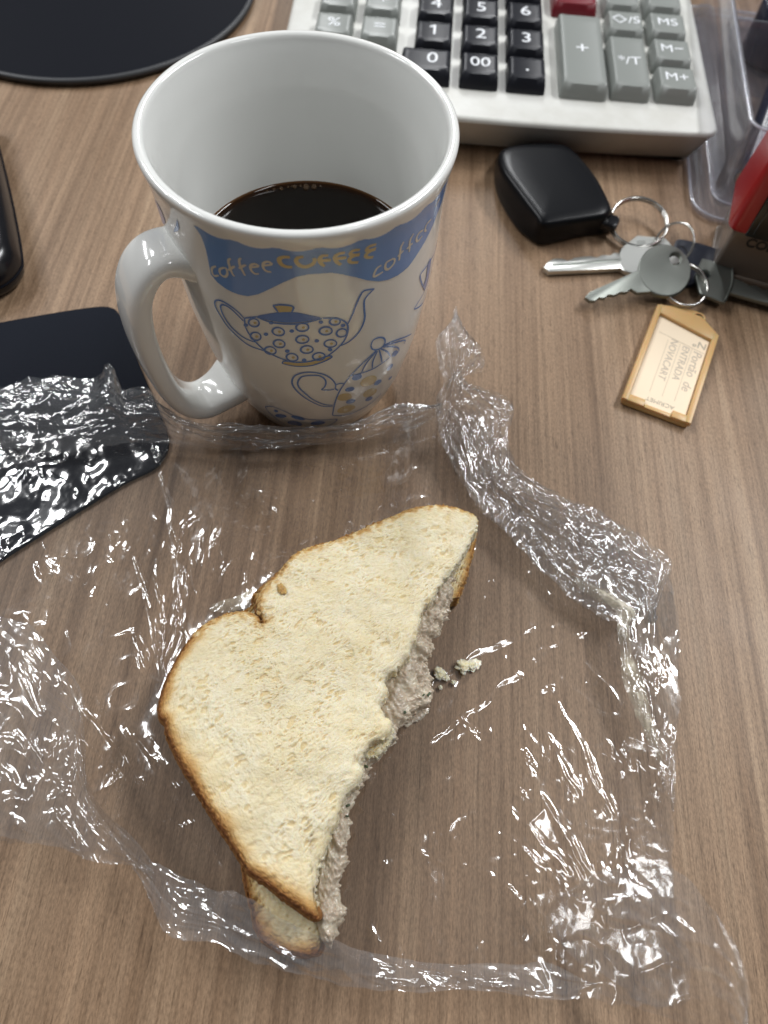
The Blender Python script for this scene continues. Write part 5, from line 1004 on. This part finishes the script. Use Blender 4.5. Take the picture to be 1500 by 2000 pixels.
rules = [bar(a, 9.5, a+.22, 40.5, 2.70, 2.76, .0) for a in (5.6, .4, -4.9)] + [prism(np.array([tp(-9.5, 43.2), tp(11, 39.8), tp(11, 39.55), tp(-9.5, 42.95)]), 2.70, 2.76, 0, 1)]
mk('ruled_lines', *join(*rules), M_line, o, smooth=False)
p = tp(4.2, 59.3)
V, F = tube([(p[0]+2.6*math.cos(a), p[1]+2.6*math.sin(a), 2.4) for a in np.linspace(0, 2*np.pi, 30, endpoint=False)], .5, 8, True)
mk('eyelet', V, F, M_amber, kt)
V, F = lathe([(.01, 2.3), (2.2, 2.3), (2.3, 2.2)], p[0], p[1], 24); mk('eyelet_hole', V, F, M_hole, kt)

# ------------------------------------------------------------------ self-inking stamp
stp_ = thing('rubber_stamp', 'red and smoky clear self-inking office stamp at the right edge', 'stamp', (172, 272, 0))
so = np.array([140.0, 262.5]); sx_ = np.array([.965, -.262]); sy_ = np.array([.262, .965])
def sp(a, b): return tuple(so + sx_*a + sy_*b)
def sbox(a0, b0_, a1, b1, r_=2.0, seg=4):
    P = rrect(a1-a0, b1-b0_, r_, seg, (a0+a1)/2, (b0_+b1)/2); return np.array([sp(*q) for q in P])
o = mk('clear_base', *prism(sbox(0, 0, 56, 30), .6, 25, 1.0, 3), M_smoke, stp_); sharp(o, 40)
o = mk('base_foot', *prism(sbox(-1.2, -1.2, 57, 31), .1, 3.0, .5, 2), M_smoke, stp_); sharp(o, 40)
V, F = prism(sbox(-3.5, -3.0, 59, 33, 4.5, 6), 25.5, 84, 5, 5, 1.5, 3.0); mk('red_cap', V, F, M_red, stp_)
o = mk('window', *prism(sbox(7, -3.9, 49, -2.0, .8, 3), 27, 45, .5, 2), M_smokedark, stp_)
mk('window_frame', *prism(sbox(4.5, -3.5, 51.5, -1.9, .7, 3), 25.2, 47.5, .6, 2), M_smokedark, stp_)
V, F = text_mesh('COLOP', 6.0, .12, 0.0, .2)
V[:, 0] *= .98
p = sp(17.2, -.12); V = place(V, p[0], p[1], 20.3, (*sx_, 0), (0, 0, 1)); mk('lettering', V, F, M_logo, stp_, smooth=False)

# ------------------------------------------------------------------ clear pen box
bx = thing('clear_pen_box', 'clear acrylic desk box holding dark pens at the right edge', 'pen box', (200, 370, 0))
def wall(P, z0, z1, th):
    """hollow wall following an outline"""
    P = ccw(P); n = len(P); I = offset(P, th)
    V = np.vstack([np.c_[P, np.full(n, z0)], np.c_[P, np.full(n, z1-.5)], np.c_[offset(P, .5), np.full(n, z1)], np.c_[offset(P, th-.5), np.full(n, z1)], np.c_[I, np.full(n, z1-.5)], np.c_[I, np.full(n, z0)]])
    return V, grid_faces(6, n, cu=True, cv=True)[:, [0, 3, 2, 1]]
bw, bd = 96.0, 170.0
bc = (152.0+bw/2, 303.0+bd/2)
o = mk('flange', *prism(rrect(bw+20, bd+20, 15, 8, bc[0], bc[1], -4), .3, 3.2, 1.0, 3), M_acrylic, bx); sharp(o, 40)
V, F = wall(rrect(bw, bd, 9, 8, bc[0], bc[1], -4), 3.0, 42, 2.2); mk('side_wall', V, F, M_acrylic, bx)
o = mk('divider', *prism(rrect(bw-5, 2, .5, 2, bc[0], bc[1]+8, -4), 3.2, 40, .4, 2), M_acrylic, bx)
def pen(name, label, a, b, rad, m_, plug, band=None):
    k = thing(name, label, 'pen', tuple(a))
    a = np.array(a, float); b = np.array(b, float); L = np.linalg.norm(b-a); d_ = (b-a)/L
    pts = [a + d_*t_ for t_ in np.linspace(0, L, 24)]
    V, F = tube(np.array(pts), np.r_[rad*.9, np.full(22, rad), rad*.9], 24); o = mk('barrel', V, F, m_, k); sharp(o, 40)
    V, F = tube(np.array([a - d_*1.2, a - d_*.9, a + d_*.5]), np.array([rad*.55, rad*.78, rad*.82]), 24); mk('end_plug', V, F, plug, k)
    V, F = tube(np.array([a - d_*1.6, a - d_*1.1]), np.array([rad*.12, rad*.2]), 16); mk('plug_dimple', V, F, M_hole, k)
    return k, a, d_
M_edge = film_mat('acrylic_edge', .34, .12, 2.2)
M_edge.node_tree.nodes['Diffuse BSDF'].inputs[0].default_value = (.72, .74, .84, 1)
for z_, gx, gr_ in ((2.6, 19.4, 14.7), (4.0, -.2, 9.0), (41.6, -.6, 8.7)):
    V, F = tube(np.c_[resample(rrect(bw+gx, bd+gx, gr_, 8, bc[0], bc[1], -4), 160, True), np.full(160, z_)], .7, 8, True); mk('rim', V, F, M_edge, bx)
k, a, d_ = pen('marker_pen', 'dark marker with a brown end plug and silver print, lowest in the clear box', (161.5, 317.5, 10.0), (193, 406, 30), 6.4, M_pen, M_brown)
V, F = text_mesh('||| ||||', 5.0, .05)
e1 = d_; e2 = np.cross(d_, [0, 0, 1.]); e2 /= np.linalg.norm(e2); e3 = np.cross(e2, d_)
mk('silver_print', *join(*[prism_ for prism_ in [(place(np.array([(q, -1.6, 0), (q+.7, -1.6, 0), (q+.7, 1.6, 0), (q, 1.6, 0)], float), *(a + d_*12 - e3*-6.45), d_, -e2), [(0, 1, 2, 3)]) for q in np.arange(0, 22, 1.5)]]), M_silver, k)
pen('marker_pen', 'black pen leaning beside the brown ended marker in the clear box', (184, 318, 9), (214, 420, 36), 5.5, M_keyblack, M_keyblack)
pen('marker_pen', 'brown barrelled pen lying on the dark pens in the clear box', (178, 336, 26), (226, 392, 36), 5.0, M_brown, M_keyblack)
# round glass-like pot in the box's far half
V, F = lathe([(.01, 3.6), (16, 3.6), (17.5, 4.2), (18, 6), (18, 30), (17, 31.5), (15.5, 31.5), (15, 30), (15, 26), (.01, 25.5)], 198, 436, 48)
ip = thing('ink_pot', 'round dark pot standing in the far half of the clear box', 'pot', (198, 436, 3))
mk('pot_body', V, F, M_pen, ip)
